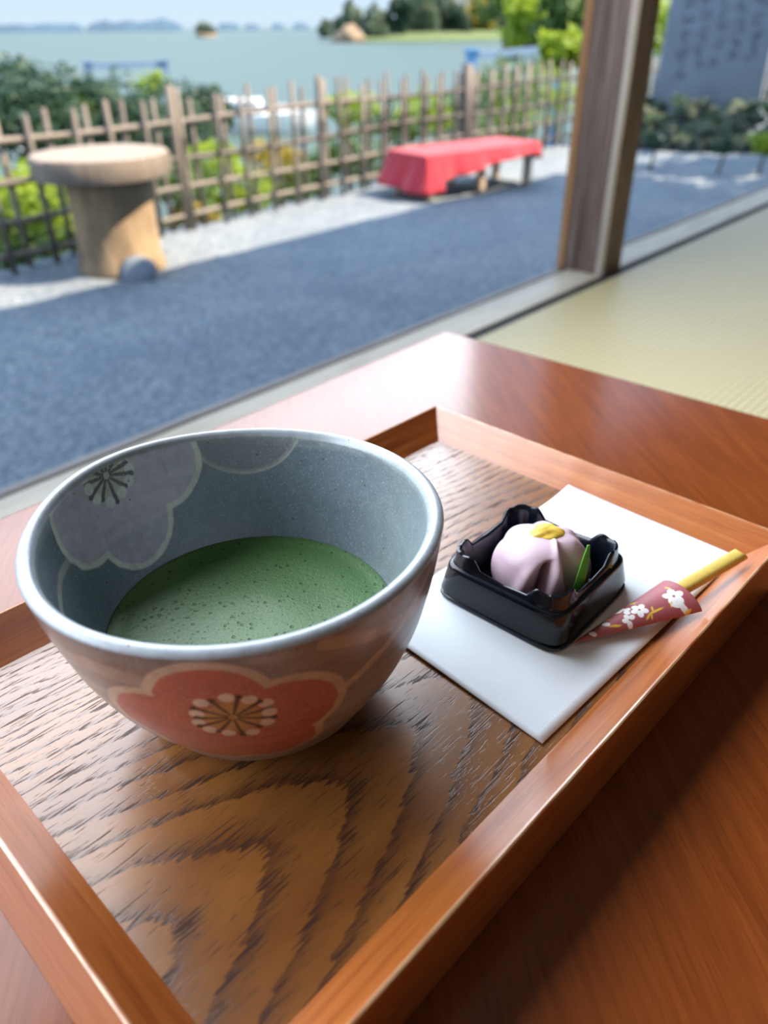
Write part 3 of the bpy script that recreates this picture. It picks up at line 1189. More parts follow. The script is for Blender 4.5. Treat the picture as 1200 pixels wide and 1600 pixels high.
v, f = rings(np.array(rows), cap0=True, cap1=True)
f = [q[::-1] for q in f]
dish = build('sweet_dish', v, f, M['plastic'], None, False, loc=T(CC[0], CC[1], ZB), rot=YA)
smooth_angle(dish, 50)
tag(dish, 'square glossy black plastic dish with raised corners holding the pink sweet', 'dish')

# ================================================================== BEAN SWEET
WC = np.array(T(CC[0] + 0.0045, CC[1] - 0.009, ZB + 0.012))
sweet = empty('bean_paste_sweet', tuple(WC), 0, 'pale mauve folded flower shaped bean sweet in the black dish', 'sweet')
view = math.atan2(-WC[1], -WC[0])            # azimuth pointing to the camera
nth, nph = 240, 120
TH_, PH = np.meshgrid(np.linspace(0, 2 * np.pi, nth, endpoint=False), np.linspace(0.0, 1.0, nph))
# grooves: (azimuth from the view direction in degrees, depth, width deg, top, bottom)
gro = [(4, 0.50, 7, 0.66, -0.2, 26, 0), (41, 0.34, 24, 1.0, -0.2, 16, 1), (-44, 0.06, 15, 0.95, 0.58, 0, 0), (84, 0.10, 10, 0.9, 0.0, 0, 0), (112, 0.15, 12, 0.95, 0.05, 0, 0),
       (160, 0.15, 12, 0.95, 0.05, 0, 0), (208, 0.14, 12, 0.95, 0.05, 0, 0), (252, 0.12, 12, 0.95, 0.05, 0, 0)]
hgt = np.sin(PH * np.pi / 2)                 # 0 bottom to 1 top
prof_c = np.cos(PH * np.pi / 2) ** 0.62      # plump profile
rad = 0.108 * prof_c * (1 - 0.16 * (1 - PH) ** 3)
zz_ = 0.122 * hgt ** 0.95
kk = np.ones_like(rad)
for a, dp, wdt, top_, bot_, sl_, asym in gro:
    da = (np.degrees(TH_) - math.degrees(view) - a + 180 + sl_ * (PH - 0.4) * (1 if asym else -1)) % 360 - 180
    wl = np.where(da < 0, wdt * (0.28 if asym else 1.0), wdt)
    g = np.exp(-(da / (wl * (0.7 + 0.8 * PH))) ** 2) * sm(bot_ - 0.1, bot_ + 0.15, PH) * sm(top_ + 0.06, top_ - 0.22, PH)
    g2 = np.exp(-((np.abs(da) - wdt * 2.3) / (wdt * 1.3)) ** 2) * sm(bot_ - 0.1, bot_ + 0.15, PH) * sm(top_ + 0.06, top_ - 0.22, PH)
    kk = kk - dp * g + dp * 0.22 * g2
# a fine ridge running from the apex down towards the camera side
da = (np.degrees(TH_) - math.degrees(view) - 29 + 180) % 360 - 180
ridge = np.exp(-(da / 11) ** 2) * sm(0.30, 0.75, PH) * sm(1.0, 0.92, PH)
kk += 0.10 * ridge
zz_ = zz_ + 0.006 * ridge
apx = 0.012 * sm(0.5, 1.0, PH)
right = np.array([-math.sin(view), math.cos(view)])    # to the camera's right when facing it is minus this
wx = WC[0] + (rad * kk * np.cos(TH_)) * S - 0 * apx
wy = WC[1] + (rad * kk * np.sin(TH_)) * S
wx = wx + right[0] * apx * S
wy = wy + right[1] * apx * S
wz = WC[2] + zz_ * S
v, f = rings(np.stack([wx, wy, wz], -1), cap0=True, cap1=True)
build('body', v, f, M['wagashi'], sweet, True)
# yellow dab on the crown, with a tail hooking down towards the camera
camd = np.array([-math.sin(math.radians(0)), 0])
cr2 = np.array([CR[0], CR[1]]) / np.hypot(CR[0], CR[1])
cf2 = np.array([CF[0], CF[1]]) / np.hypot(CF[0], CF[1])


def wpt(r_, f_, z_):                          # right, away, up from the sweet's centre, in camera-height units
    return (WC[0] + (cr2[0] * r_ + cf2[0] * f_) * S, WC[1] + (cr2[1] * r_ + cf2[1] * f_) * S, WC[2] + z_ * S)


mb = MB()
v, f = blob((0, 0, 0), (1, 1, 1), 3, 0.25, 1.8, 4)
v = np.array(v)
mv = [wpt(0.008 + p[0] * 0.037, 0.006 + p[1] * 0.026, 0.121 + p[2] * 0.013 - 0.12 * p[0] * p[0] * 0.05 - max(0, -p[1]) * 0.004) for p in v]
mb.add(mv, f)
dab = mb.obj('topping', M['yolk'], sweet, True)
dab['label'] = 'yellow dab of paste on the crown'
# green jelly leaf
rows = []
for q in np.linspace(0, 1, 16):
    wd = 0.0095 * (0.35 + 0.65 * math.sin(math.pi * min(1, q * 0.75 + 0.2))) * (1.0 if q < 0.93 else 0.8)
    c = (0.050 + 0.026 * q, -0.090 + 0.035 * q * q, 0.022 + 0.110 * q)
    tk = 0.0030
    rows.append([wpt(c[0] - wd, c[1] - tk, c[2]), wpt(c[0] + wd, c[1] - tk * 0.3, c[2] - 0.0015), wpt(c[0] + wd, c[1] + tk, c[2]), wpt(c[0] - wd, c[1] + tk * 0.5, c[2] + 0.001)])
v, f = rings(np.array(rows), cap0=True, cap1=True)
lf = bevel(build('leaf', v, f, M['jelly'], sweet, True), 0.0003, 2)
lf['label'] = 'thin translucent green leaf strip'

# ================================================================== PICK AND ITS SLEEVE
tip = np.array([0.742, 0.492, 0.0125])
opn = np.array([0.841, 0.257, 0.042])
axis = opn - tip
ln = np.linalg.norm(axis)
ax = axis / ln
wd = np.array([0.097, 0.045, 0.004])
wd = wd - ax * (wd @ ax)
wd = wd / np.linalg.norm(wd)
up = np.cross(wd, ax)
if up[2] < 0:
    up = -up
HWD, HUP = 0.0535, 0.024
NC, NL = 220, 260
rows, lq, la = [], [], []
for i in range(NL):
    q = i / (NL - 1)
    # the sleeve is a sheet wound to a flattened cone: sharp fold on its two sides
    row = []
    for j in range(NC):
        a = 2 * math.pi * j / NC
        c, s_ = math.cos(a), math.sin(a)
        e = math.copysign(abs(s_) ** 1.25, s_)
        bulge = HUP * (q ** 0.85) * (1.15 if s_ > 0 else 0.35)
        slant = 0.010 * c * q
        p = tip + ax * (ln * q + slant * 0.4) + wd * (HWD * q * c) + up * (bulge * e)
        row.append(T(*p))
        lq.append(q)
        la.append(a)
    rows.append(row)
inner_rows = []
for i in range(NL - 1, NL - 40, -6):
    q = i / (NL - 1)
    row = []
    for j in range(NC):
        a = 2 * math.pi * j / NC
        c, s_ = math.cos(a), math.sin(a)
        e = math.copysign(abs(s_) ** 1.25, s_)
        bulge = HUP * (q ** 0.85) * (1.15 if s_ > 0 else 0.35) - 0.0018
        p = tip + ax * (ln * q + 0.004 * c * q) + wd * ((HWD * q - 0.002) * c) + up * (bulge * e)
        row.append(T(*p))
        lq.append(q)
        la.append(a)
    inner_rows.append(row)
v, f = rings(np.array(rows + inner_rows), cap0=True)
sl = build('pick_sleeve', v, f, M['sleeve'], None, True, loc=T(*tip))
tag(sl, 'pointed dusky red paper sleeve printed with white blossoms against the black dish', 'paper sleeve')
lq, la = np.array(lq), np.array(la)
U_ = np.cos(la) * lq * HWD                     # across, as laid flat
V_ = lq * ln
topside = np.sin(la) > 0
pcol = np.tile(np.array([0.36, 0.085, 0.095]), (len(lq), 1))


def pdot(u0, v0, r, colr, ex=1.0, rot=0.0):
    du, dv = U_ - u0, V_ - v0
    c, s_ = math.cos(rot), math.sin(rot)
    d = np.hypot((du * c + dv * s_) / ex, -du * s_ + dv * c)
    mk = (topside * sm(r + 0.0006, r - 0.0006, d))[:, None]
    pcol[:] = pcol * (1 - mk) + np.array(colr) * mk


WHT, YEL = (0.86, 0.84, 0.84), (0.80, 0.52, 0.06)


def blossom(u0, v0, r, k=5, rot=0.0):
    for i in range(k):
        a = rot + 2 * math.pi * i / 5
        pdot(u0 + r * math.cos(a), v0 + r * math.sin(a), r * 0.62, WHT, 1.25, a)


def pline(u0, v0, u1, v1, wdt, colr=YEL):
    L = math.hypot(u1 - u0, v1 - v0)
    pdot((u0 + u1) / 2, (v0 + v1) / 2, wdt, colr, L / 2 / wdt, math.atan2(v1 - v0, u1 - u0))


blossom(0.012, 0.226, 0.0115, 5, 0.3)
pline(-0.006, 0.236, -0.018, 0.232, 0.0022)
pline(0.020, 0.214, 0.028, 0.206, 0.0022)
blossom(0.004, 0.152, 0.0095, 5, 0.8)
blossom(-0.012, 0.128, 0.0085, 4, 0.2)
blossom(0.013, 0.122, 0.0080, 4, 1.9)
pdot(0.030, 0.220, 0.0055, WHT, 2.2, 1.2)
pdot(0.040, 0.226, 0.0060, WHT, 1.3, 0.4)
pline(0.022, 0.192, 0.020, 0.160, 0.0020)
pline(0.020, 0.170, 0.010, 0.176, 0.0018)
pline(0.020, 0.166, 0.030, 0.160, 0.0018)
pline(0.021, 0.162, 0.026, 0.150, 0.0018)
pline(0.045, 0.238, 0.047, 0.222, 0.0020)
pdot(-0.002, 0.080, 0.0055, WHT, 1.4, 0.8)
pdot(0.003, 0.046, 0.0045, WHT, 1.6, 0.8)
pline(0.010, 0.096, 0.006, 0.080, 0.0018)
pline(0.014, 0.102, 0.010, 0.088, 0.0018)
pline(-0.010, 0.098, -0.014, 0.084, 0.0018, (0.55, 0.45, 0.12))
pline(-0.024, 0.150, -0.018, 0.166, 0.0020, (0.62, 0.50, 0.12))
pline(-0.028, 0.158, -0.014, 0.158, 0.0018, (0.62, 0.50, 0.12))
paint(sl, pcol)

st0 = opn - ax * 0.10 + up * 0.004
st1 = np.array([0.8765, 0.058, 0.060])
d_ = (st1 - st0) / np.linalg.norm(st1 - st0)
w_ = np.cross(d_, np.array([0, 0, 1.0]))
w_ = w_ / np.linalg.norm(w_)
u_ = np.cross(w_, d_)
pick = empty('wooden_pick', T(*st1), 0, 'yellow barked wooden sweet pick with a pale cut end poking from the sleeve', 'pick')
rows = []
for q in np.linspace(0, 1, 30):
    p = st0 + (st1 - st0) * q
    k = 0.55 + 0.45 * min(1, q * 2.2)
    row = []
    for j in range(20):
        a = 2 * math.pi * j / 20
        c, s_ = math.cos(a), math.sin(a)
        x_ = math.copysign(abs(c) ** 0.7, c) * 0.0155 * k
        y_ = math.copysign(abs(s_) ** 0.8, s_) * 0.0120 * k * (1.0 if s_ > 0 else 0.9)
        pp = p + w_ * x_ + u_ * y_
        if q > 0.99:
            pp = pp + d_ * (-0.010 * (s_ if s_ > 0 else 0))
        row.append(T(*pp))
    rows.append(row)
v, f = rings(np.array(rows), cap0=True)
build('twig', v, f, M['pick'], pick, True)
rim = np.array([rows[-1]])
cmid = rim[0].mean(0)
v = np.concatenate([rim[0], [cmid + np.array(T(*(st1 + d_ * 0.002))) - np.array(T(*st1))]])
build('cut_end', v, [[j, (j + 1) % 20, 20] for j in range(20)], M['pick_cut'], pick)['label'] = 'pale bare cut end'

# ================================================================== YARD OBJECTS
# round table like a sawn trunk
rc_ = (-1.60, 4.83, G)
logt = empty('round_garden_table', rc_, 0, 'round stone garden table with thick pale top on a bark textured trunk', 'garden table')
wobf = lambda a, z: 1 + 0.018 * math.sin(3 * a + z * 4) + 0.012 * math.sin(7 * a + 1 + z * 9) + 0.008 * math.sin(17 * a + z * 21)
pr = [(0.262, -0.02), (0.258, 0.03), (0.243, 0.10), (0.238, 0.22), (0.238, 0.36), (0.242, 0.46), (0.246, 0.53)]
MB().lathe(rc_, pr, 72, wobf).obj('pedestal', M['log_side'], logt, True)
wob2 = lambda a, z: 1 + 0.008 * math.sin(2 * a + 0.6) + 0.006 * math.sin(5 * a)
o = MB().lathe((rc_[0] - 0.01, rc_[1] - 0.02, G), [(0.36, 0.531), (0.382, 0.540), (0.386, 0.56), (0.386, 0.640), (0.376, 0.652)], 96, wob2).obj('tabletop', M['log_rim'], logt)
smooth_angle(o, 40)
o = MB().lathe((rc_[0] - 0.01, rc_[1] - 0.02, G), [(0.377, 0.6521), (0.372, 0.656), (0.30, 0.657)], 96, wob2).obj('top_face', M['log_top'], logt)
smooth_angle(o, 40)
v, f = blob((-1.43, 4.60, G + 0.02), (0.11, 0.09, 0.11), 4, 0.18, 1.4, 3, -0.4)  # dark lump added in place of a patch of shade at the table foot
tag(build('foot_shade_lump', v, f, M['tablet'], None, True, loc=(-1.43, 4.60, G)), 'small rounded grey lump standing in for shade at the foot of the round garden table', 'shade lump')

# bench with a red felt cloth
bd = np.array([0.79, 0.614, 0]) / math.hypot(0.79, 0.614)
bn = np.array([-bd[1], bd[0], 0])
b0 = np.array([0.376, 6.823, 0])
BL, BW, BHT = 1.35, 0.52, 0.36
bench = empty('bench', (b0 + bd * BL / 2 + bn * BW / 2 + np.array([0, 0, G])), math.atan2(bd[1], bd[0]), 'low pale wooden bench standing under the red felt cloth', 'bench')


def bpt(l, w_, z):
    p = b0 + bd * l + bn * w_
    return (p[0], p[1], G + z)


for k in range(4):
    w0 = 0.02 + k * 0.125
    m = MB().hexa([bpt(0.02, w0, 0.315), bpt(BL - 0.02, w0, 0.315), bpt(BL - 0.02, w0 + 0.105, 0.315), bpt(0.02, w0 + 0.105, 0.315),
                   bpt(0.02, w0, 0.35), bpt(BL - 0.02, w0, 0.35), bpt(BL - 0.02, w0 + 0.105, 0.35), bpt(0.02, w0 + 0.105, 0.35)])
    m.obj('seat_plank', M['bench_wood'], bench)
for l in (0.06, 0.66, BL - 0.10):
    for w_0 in (0.03, BW - 0.09):
        m = MB().hexa([bpt(l, w_0, 0), bpt(l + 0.06, w_0, 0), bpt(l + 0.06, w_0 + 0.06, 0), bpt(l, w_0 + 0.06, 0),
                       bpt(l, w_0, 0.315), bpt(l + 0.06, w_0, 0.315), bpt(l + 0.06, w_0 + 0.06, 0.315), bpt(l, w_0 + 0.06, 0.315)])
        m.obj('leg', M['bench_wood'], bench)
for w_0 in (0.05, BW - 0.08):
    MB().hexa([bpt(0.06, w_0, 0.26), bpt(BL - 0.06, w_0, 0.26), bpt(BL - 0.06, w_0 + 0.03, 0.26), bpt(0.06, w_0 + 0.03, 0.26),
               bpt(0.06, w_0, 0.315), bpt(BL - 0.06, w_0, 0.315), bpt(BL - 0.06, w_0 + 0.03, 0.315), bpt(0.06, w_0 + 0.03, 0.315)]).obj('stretcher', M['bench_wood'], bench)

# perimeter of the cloth: (l, w, outward l, outward w, drop)
per = []
for q in np.linspace(0, 1, 80, endpoint=False):       # front, left to right
    drop = np.interp(q, [0, 0.05, 0.12, 0.3, 0.5, 0.75, 0.92, 1.0], [0.285, 0.26, 0.20, 0.175, 0.13, 0.085, 0.075, 0.13])
    per.append((BL * q, 0, 0, -1, drop, q * 30))
for q in np.linspace(0, 1, 30, endpoint=False):       # right end
    per.append((BL, BW * q, 1, 0, np.interp(q, [0, 0.3, 1], [0.13, 0.16, 0.12]), 40 + q * 10))
for q in np.linspace(0, 1, 80, endpoint=False):       # back
    per.append((BL * (1 - q), BW, 0, 1, 0.14 + 0.08 * q, 60 + q * 30))
for q in np.linspace(0, 1, 30, endpoint=False):       # left end
    per.append((0, BW * (1 - q), -1, 0, np.interp(q, [0, 0.5, 1], [0.24, 0.25, 0.285]), 100 + q * 12))
rows = []
cl_, cw_ = BL / 2, BW / 2
for q in (0.0, 0.5, 0.9, 0.985):
    rows.append([bpt(cl_ + (l - cl_) * q, cw_ + (w0 - cw_) * q, 0.3585 + 0.003 * math.sin(ph) * q) for l, w0, a, b, d, ph in per])
for q in np.linspace(0.0, 1, 9):
    row = []
    for k, (l, w0, a, b, d, ph) in enumerate(per):
        # round the outward direction at corners
        pl, pw = per[k - 4][2], per[k - 4][3]
        nl, nw = per[(k + 4) % len(per)][2], per[(k + 4) % len(per)][3]
        oa, ob = (a + pl + nl) / 3, (b + pw + nw) / 3
        fold = 0.022 * math.sin(ph * 0.62 + 0.8) * q + 0.007 * math.sin(ph * 1.5 + 1) * q
        out = 0.004 + 0.05 * q + fold
        if a == -1 or (k < 6):
            out += 0.09 * q * q
        row.append(bpt(l + oa * out, w0 + ob * out, 0.354 - d * q + 0.004 * (1 - q)))
    rows.append(row)
v, f = rings(np.array(rows))
cl = build('red_cloth', v, f, M['felt'], None, True, loc=bpt(cl_, cw_, 0.36))
md = cl.modifiers.new('thickness', 'SOLIDIFY')
md.thickness = 0.005
md.offset = 1.0
tag(cl, 'bright red felt cloth draped over the low bench by the fence', 'cloth')

# ---- bamboo fence: every stake and rail a part
fence = empty('bamboo_fence', (FPTS[0][0], FPTS[0][1], G), 0, 'grey bamboo lattice fence along the far edge of the gravel yard', 'fence')
FP = [np.array(p) for p in FPTS]
seglen = [np.linalg.norm(b - a) for a, b in zip(FP[:-1], FP[1:])]
cum = np.concatenate([[0], np.cumsum(seglen)])


def fpos(d):
    i = min(max(np.searchsorted(cum, d) - 1, 0), len(seglen) - 1)
    t_ = (d - cum[i]) / seglen[i]
    p = FP[i] * (1 - t_) + FP[i + 1] * t_
    dr = (FP[i + 1] - FP[i]) / seglen[i]
    return p, dr


L0, _ = ROOT[fence.name]
mb = MB().tube([(0, 0, 0), (0, 0, 0.28), (0, 0, 0.285), (0, 0, 0.29), (0, 0, 0.58), (0, 0, 0.585), (0, 0, 0.59), (0, 0, 0.88)],
               [0.0195, 0.0192, 0.0215, 0.0190, 0.0188, 0.0210, 0.0185, 0.0180], 8)
me0 = bpy.data.meshes.new('stake')
me0.from_pydata(mb.v, [], mb.f)
me0.polygons.foreach_set('use_smooth', np.ones(len(me0.polygons), bool))
me0.materials.append(M['bamboo'])
d = 0.1
k = 0
while d < cum[-1] - 0.1:
    p, dr = fpos(d)
    nn = np.array([-dr[1], dr[0]])
    side_ = 0.030 if k % 2 else -0.030
    q = p + nn * side_
    o = bpy.data.objects.new('stake', me0)
    col.objects.link(o)
    o.parent = fence
    hk = 1.0 + random.uniform(-0.05, 0.04)
    o.location = (q[0] - L0[0], q[1] - L0[1], 0.0)
    o.scale = (1, 1, hk)
    o.rotation_euler = (random.uniform(-0.02, 0.02), random.uniform(-0.02, 0.02), random.uniform(0, 6))
    d += random.uniform(0.125, 0.165) if d < 7.4 else random.uniform(0.09, 0.13)
    k += 1
for hz_ in (0.10, 0.28, 0.48, 0.715):
    dd = np.linspace(0, cum[-1], 60)
    for a0, a1 in ((0, 21), (20, 41), (40, 60)):
        pts = [(*fpos(x_)[0], G + hz_ + 0.012 * math.sin(x_ * 1.7 + hz_ * 9)) for x_ in dd[a0:a1]]
        MB().tube(pts, [0.019 + 0.002 * math.sin(j * 2.1) for j in range(len(pts))], 8).obj('rail', M['bamboo'], fence, True)
for px, rad_, hh in ((505, 0.022, 0.93), (724, 0.062, 0.93), (290, 0.028, 0.93), (905, 0.05, 0.95)):
    # the thicker posts
    dbest = min(np.linspace(0, cum[-1], 400), key=lambda x_: abs(600 + FPX * (fpos(x_)[0] @ CR[:2]) / (fpos(x_)[0] @ CF[:2] + (G - CAM_Z) * CF[2]) - px))
    p, _ = fpos(dbest)
    MB().tube([(p[0], p[1], G), (p[0], p[1], G + hh * 0.5), (p[0], p[1], G + hh)], [rad_, rad_ * 0.97, rad_ * 0.95], 12).obj('post', M['bamboo'], fence, True)

# ---- inscribed stone tablet on its mound of rocks
tc = atz(1088, 236, G)
tdir = np.array([tc[0], tc[1], 0]) / math.hypot(tc[0], tc[1])
trt = np.array([tdir[1], -tdir[0], 0])
TD = 0.85
tbase = np.array([tc[0], tc[1], 0]) + tdir * TD
Dp = (np.array([tbase[0], tbase[1], G + 0.35 - CAM_Z]) @ CF)
HWB = 0.5 * 158 * Dp / FPX
tablet = empty('stone_tablet', (tbase[0], tbase[1], G), 0, 'tall grey inscribed stone tablet rising from the mossy rocks', 'monument')
rows = []
for z, k, lean in ((0.15, 1.02, 0), (0.6, 1.0, 0.01), (1.2, 0.975, 0.02), (1.8, 0.95, 0.03), (2.4, 0.92, 0.04), (2.75, 0.80, 0.045), (2.9, 0.55, 0.045)):
    row = []
    for a, b in ((-1, 1), (-1, -0.8), (-0.96, -1), (-0.5, -1.04), (0, -1.06), (0.5, -1.04), (0.96, -1), (1, -0.8), (1, 1), (0, 1.1)):
        p = tbase + trt * (HWB * k * a + 0.02 * mnoise.noise(Vector((z * 2, a, b)))) + tdir * (0.13 * b)
        row.append((p[0], p[1], G + z))
    rows.append(row)
v, f = rings(np.array(rows), cap0=True, cap1=True)
slabo = build('slab', v, f, M['tablet'], tablet)
import bmesh
bm = bmesh.new()
bm.from_mesh(slabo.data)
bmesh.ops.recalc_face_normals(bm, faces=bm.faces)
bm.to_mesh(slabo.data)
bm.free()
smooth_angle(slabo, 40)
# faint carved characters in columns, each a cluster of thin strokes cut in the face
mb = MB()
rs = random.Random(5)
for ci, a in enumerate((-0.62, -0.30, 0.02, 0.34, 0.66)):
    for rrw in range(11):
        z = 0.78 + rrw * 0.17 + ci * 0.045
        if z > 2.5:
            continue
        for k in range(6):
            ca = a * HWB * 0.95 + rs.uniform(-0.05, 0.05)
            cz = z + rs.uniform(-0.06, 0.06)
            if rs.random() < 0.5:
                dx, dz = rs.uniform(0.02, 0.05), rs.uniform(-0.006, 0.006)
            else:
                dx, dz = rs.uniform(-0.02, 0.02), rs.uniform(0.02, 0.055)
            w_s = 0.006
            pts = []
            for sx, sz in ((-1, -1), (1, -1), (1, 1), (-1, 1)):
                nx, nz_ = -dz, dx
                ll = math.hypot(dx, dz)
                e1, e2 = dx * sx, dz * sx
                p = tbase + trt * (ca + e1 + nx / ll * w_s * sz) - tdir * (0.13 * 1.055 + 0.004)
                pts.append((p[0], p[1], G + cz + e2 + nz_ / ll * w_s * sz))
            back = [tuple(np.array(p) + tdir * 0.02) for p in pts]
            mb.hexa(pts + back)
ins = mb.obj('inscription', M['carving'], tablet)
ins['label'] = 'faint carved columns of characters'
ins['kind'] = 'stuff'

mound = empty('rock_mound', (tc[0], tc[1], G), 0, 'low mound of piled mossy grey rocks around the tablet foot', 'rocks')
rs = random.Random(21)
rock_meshes = []
for k in range(5):
    v, f = blob((0, 0, 0), (1, 0.85, 0.62), 30 + k, 0.75, 1.7, 3)
    me = bpy.data.meshes.new('rock')
    me.from_pydata(v, [], f)
    me.polygons.foreach_set('use_smooth', np.ones(len(me.polygons), bool))
    me.materials.append(M['rock'])
    rock_meshes.append(me)
for layer, (cnt, zz0, dep, sz) in enumerate(((19, 0.07, 0.0, 0.15), (18, 0.20, 0.14, 0.135), (18, 0.33, 0.30, 0.125), (14, 0.42, 0.50, 0.12))):
    for k in range(cnt):
        a = -0.75 + 3.6 * (k + rs.uniform(-0.3, 0.3)) / cnt
        p = np.array([tc[0], tc[1], 0]) + trt * a + tdir * (dep + rs.uniform(-0.05, 0.05) + 0.1 * abs(a))
        o = bpy.data.objects.new('rock', rock_meshes[rs.randrange(5)])
        col.objects.link(o)
        o.parent = mound
        s_ = sz * rs.uniform(0.75, 1.25)
        o.scale = (s_, s_ * rs.uniform(0.8, 1.1), s_ * rs.uniform(0.8, 1.15))
        o.rotation_euler = (rs.uniform(-0.3, 0.3), rs.uniform(-0.3, 0.3), rs.uniform(0, 6.3))
        o.location = (p[0] - tc[0], p[1] - tc[1], zz0 + rs.uniform(-0.03, 0.03))


# ================================================================== PLANTS
def leaves(name, blobs, n, size, mat, parent, up=0.3, sub='leaf'):
    """a cloud of folded leaves over several ellipsoids (centre, radii)"""
    V, F, C = [], [], []
    wts = np.array([b[1][0] * b[1][1] + b[1][0] * b[1][2] for b in blobs])
    cnts = np.maximum(1, (n * wts / wts.sum()).astype(int))
    for (c, r), cn_ in zip(blobs, cnts):
        d_ = rng.normal(size=(cn_, 3))
        d_ /= np.linalg.norm(d_, axis=1)[:, None]
        rad = rng.uniform(0.55, 1.08, cn_) ** 0.7
        lump = 1 + 0.22 * np.sin(d_[:, 0] * 5 + c[0] * 3) * np.cos(d_[:, 2] * 6 + c[1] * 2)
        P = np.array(c) + d_ * np.array(r) * (rad * lump)[:, None]
        nrm = d_ * 0.7 + rng.normal(size=(cn_, 3)) * 0.6 + np.array([0, 0, up])
        nrm /= np.linalg.norm(nrm, axis=1)[:, None]
        t1 = np.cross(nrm, rng.normal(size=(cn_, 3)))
        t1 /= np.linalg.norm(t1, axis=1)[:, None] + 1e-9
        t2 = np.cross(nrm, t1)
        sz = size * rng.uniform(0.6, 1.4, cn_)[:, None]
        k0 = len(V) * 4 if False else sum(len(x_) for x_ in V)
        V.append(np.stack([P - t1 * sz, P + t2 * sz * 0.45 + nrm * sz * 0.12, P + t1 * sz, P - t2 * sz * 0.45 + nrm * sz * 0.12], 1).reshape(-1, 3))
        F.append((np.arange(cn_)[:, None] * 4 + np.array([0, 1, 2, 3])[None]) + k0)
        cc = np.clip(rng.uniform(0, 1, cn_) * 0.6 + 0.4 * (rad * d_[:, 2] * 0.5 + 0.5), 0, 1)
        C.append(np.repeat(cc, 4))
    V = np.concatenate(V)
    F = np.concatenate(F)
    C = np.concatenate(C)
    o = build(name, V, F, mat, parent)
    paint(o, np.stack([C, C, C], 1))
    o['kind'] = 'stuff'
    return o


def shrub(px, py, D, r, mat, label, group=None, n=700, size=0.03, name='shrub', cat='shrub', zground=None, wide=1.2, tall=1.0):
    c = atd(px, py, D + (0.3 if D < 8.5 and zground is None else 0.0))
    zg = (G - 0.35 if zground is None else zground)
    root = empty(name, (c[0], c[1], zg), 0, label, cat, group)
    bl = [((c[0], c[1], c[2]), (r * wide * 0.7, r * 0.75, r * tall * 0.8))]
    for k in range(4):
        a = 2 * math.pi * k / 4 + D
        bl.append(((c[0] + math.cos(a) * r * 0.55 * wide, c[1] + math.sin(a) * r * 0.5, c[2] + random.uniform(-0.3, 0.35) * r * tall), (r * 0.5 * wide, r * 0.5, r * 0.45 * tall)))
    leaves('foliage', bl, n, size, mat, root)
    pts = [(c[0], c[1], zg), (c[0] + 0.02, c[1], (zg + c[2]) / 2), (c[0], c[1], c[2] + r * 0.3)]
    MB().tube(pts, [r * 0.07 + 0.008, r * 0.05 + 0.006, r * 0.02 + 0.003], 7).obj('stem', M['bark'], root, True)
    return root


# dark evergreen hedge on the bank at the left
hedge = [(30, 178, 9.5, 0.62, 'round dark evergreen bush beyond the fence, left of the garden table'),
         (115, 182, 10.5, 0.55, 'yellow tinged dark bush beyond the fence above the garden table'),
         (178, 188, 11.5, 0.68, 'dark evergreen bush under the left leg of the blue pier frame'),
         (258, 190, 12.5, 0.62, 'dark evergreen bush under the right leg of the blue pier frame'),
         (318, 172, 13.5, 0.45, 'small dark bush with grey twigs, nearest the white boat')]
for i, (px, py, D, r, lb) in enumerate(hedge):
    shrub(px, py, D, r, M['leaf_dark'], lb, 'dark bushes on the bank', 2600, 0.05, 'evergreen_bush', 'bush', G - 1.8, 1.15)
shrub(105, 185, 9.9, 0.26, M['leaf_mid'], 'small lighter green bush in front of the dark bushes', None, 500, 0.04, 'bush', 'bush', G - 1.5)
shrub(236, 132, 13.0, 0.22, M['leaf_bright'], 'pale green leafy shoot between the legs of the blue pier frame', None, 260, 0.05, 'leafy_shoot', 'bush', G - 1.8)

# bright low plants right behind the fence
low = [(12, 330, 5.6, 0.26, 'leaf_bright', 'bright green plant behind the fence, left of the trunk table'),
       (52, 300, 6.0, 0.20, 'leaf_bright', 'light green plant just left of the table top'),
       (30, 400, 5.4, 0.22, 'leaf_mid', 'green plant low behind the fence by the table foot'),
       (86, 360, 5.9, 0.18, 'leaf_bright', 'small bright plant close behind the trunk table'),
       (282, 290, 6.9, 0.22, 'leaf_mid', 'green plant behind the fence right of the table top'),
       (330, 262, 7.4, 0.22, 'leaf_bright', 'light green plant behind the fence under the boat stern'),
       (300, 345, 6.8, 0.16, 'leaf_yellow', 'small yellowing plant low behind the fence right of the table'),
       (375, 300, 7.3, 0.24, 'leaf_bright', 'yellow green plant low behind the fence below the white boat'),
       (428, 252, 7.9, 0.20, 'leaf_yellow', 'bright yellow leafed plant below the white boat hull'),
       (455, 296, 7.7, 0.22, 'leaf_mid', 'green plant low behind the fence left of the thin post'),
       (492, 268, 8.2, 0.20, 'leaf_mid', 'dull green plant behind the thin dark fence post'),
       (545, 175, 9.2, 0.20, 'leaf_bright', 'light green plant behind the fence right of the thin post'),
       (560, 245, 8.6, 0.26, 'leaf_mid', 'mid green plant behind the fence at the left end of the bench'),
       (618, 196, 9.6, 0.24, 'leaf_mid', 'mid green plant behind the fence above the bench cloth'),
       (662, 172, 10.0, 0.24, 'leaf_bright', 'light green plant behind the fence left of the thick post'),
       (705, 190, 10.2, 0.26, 'leaf_mid', 'green plant close behind the thick fence post'),
       (752, 150, 11.2, 0.28, 'leaf_mid', 'green plant behind the fence right of the thick post'),
       (800, 130, 11.8, 0.34, 'leaf_mid', 'leafy green bush behind the fence above the bench end'),
       (790, 190, 11.0, 0.28, 'leaf_bright', 'bright green plant behind the fence over the right end of the bench'),
       (858, 150, 12.2, 0.36, 'leaf_bright', 'bright green bush behind the fence just left of the wooden post')]
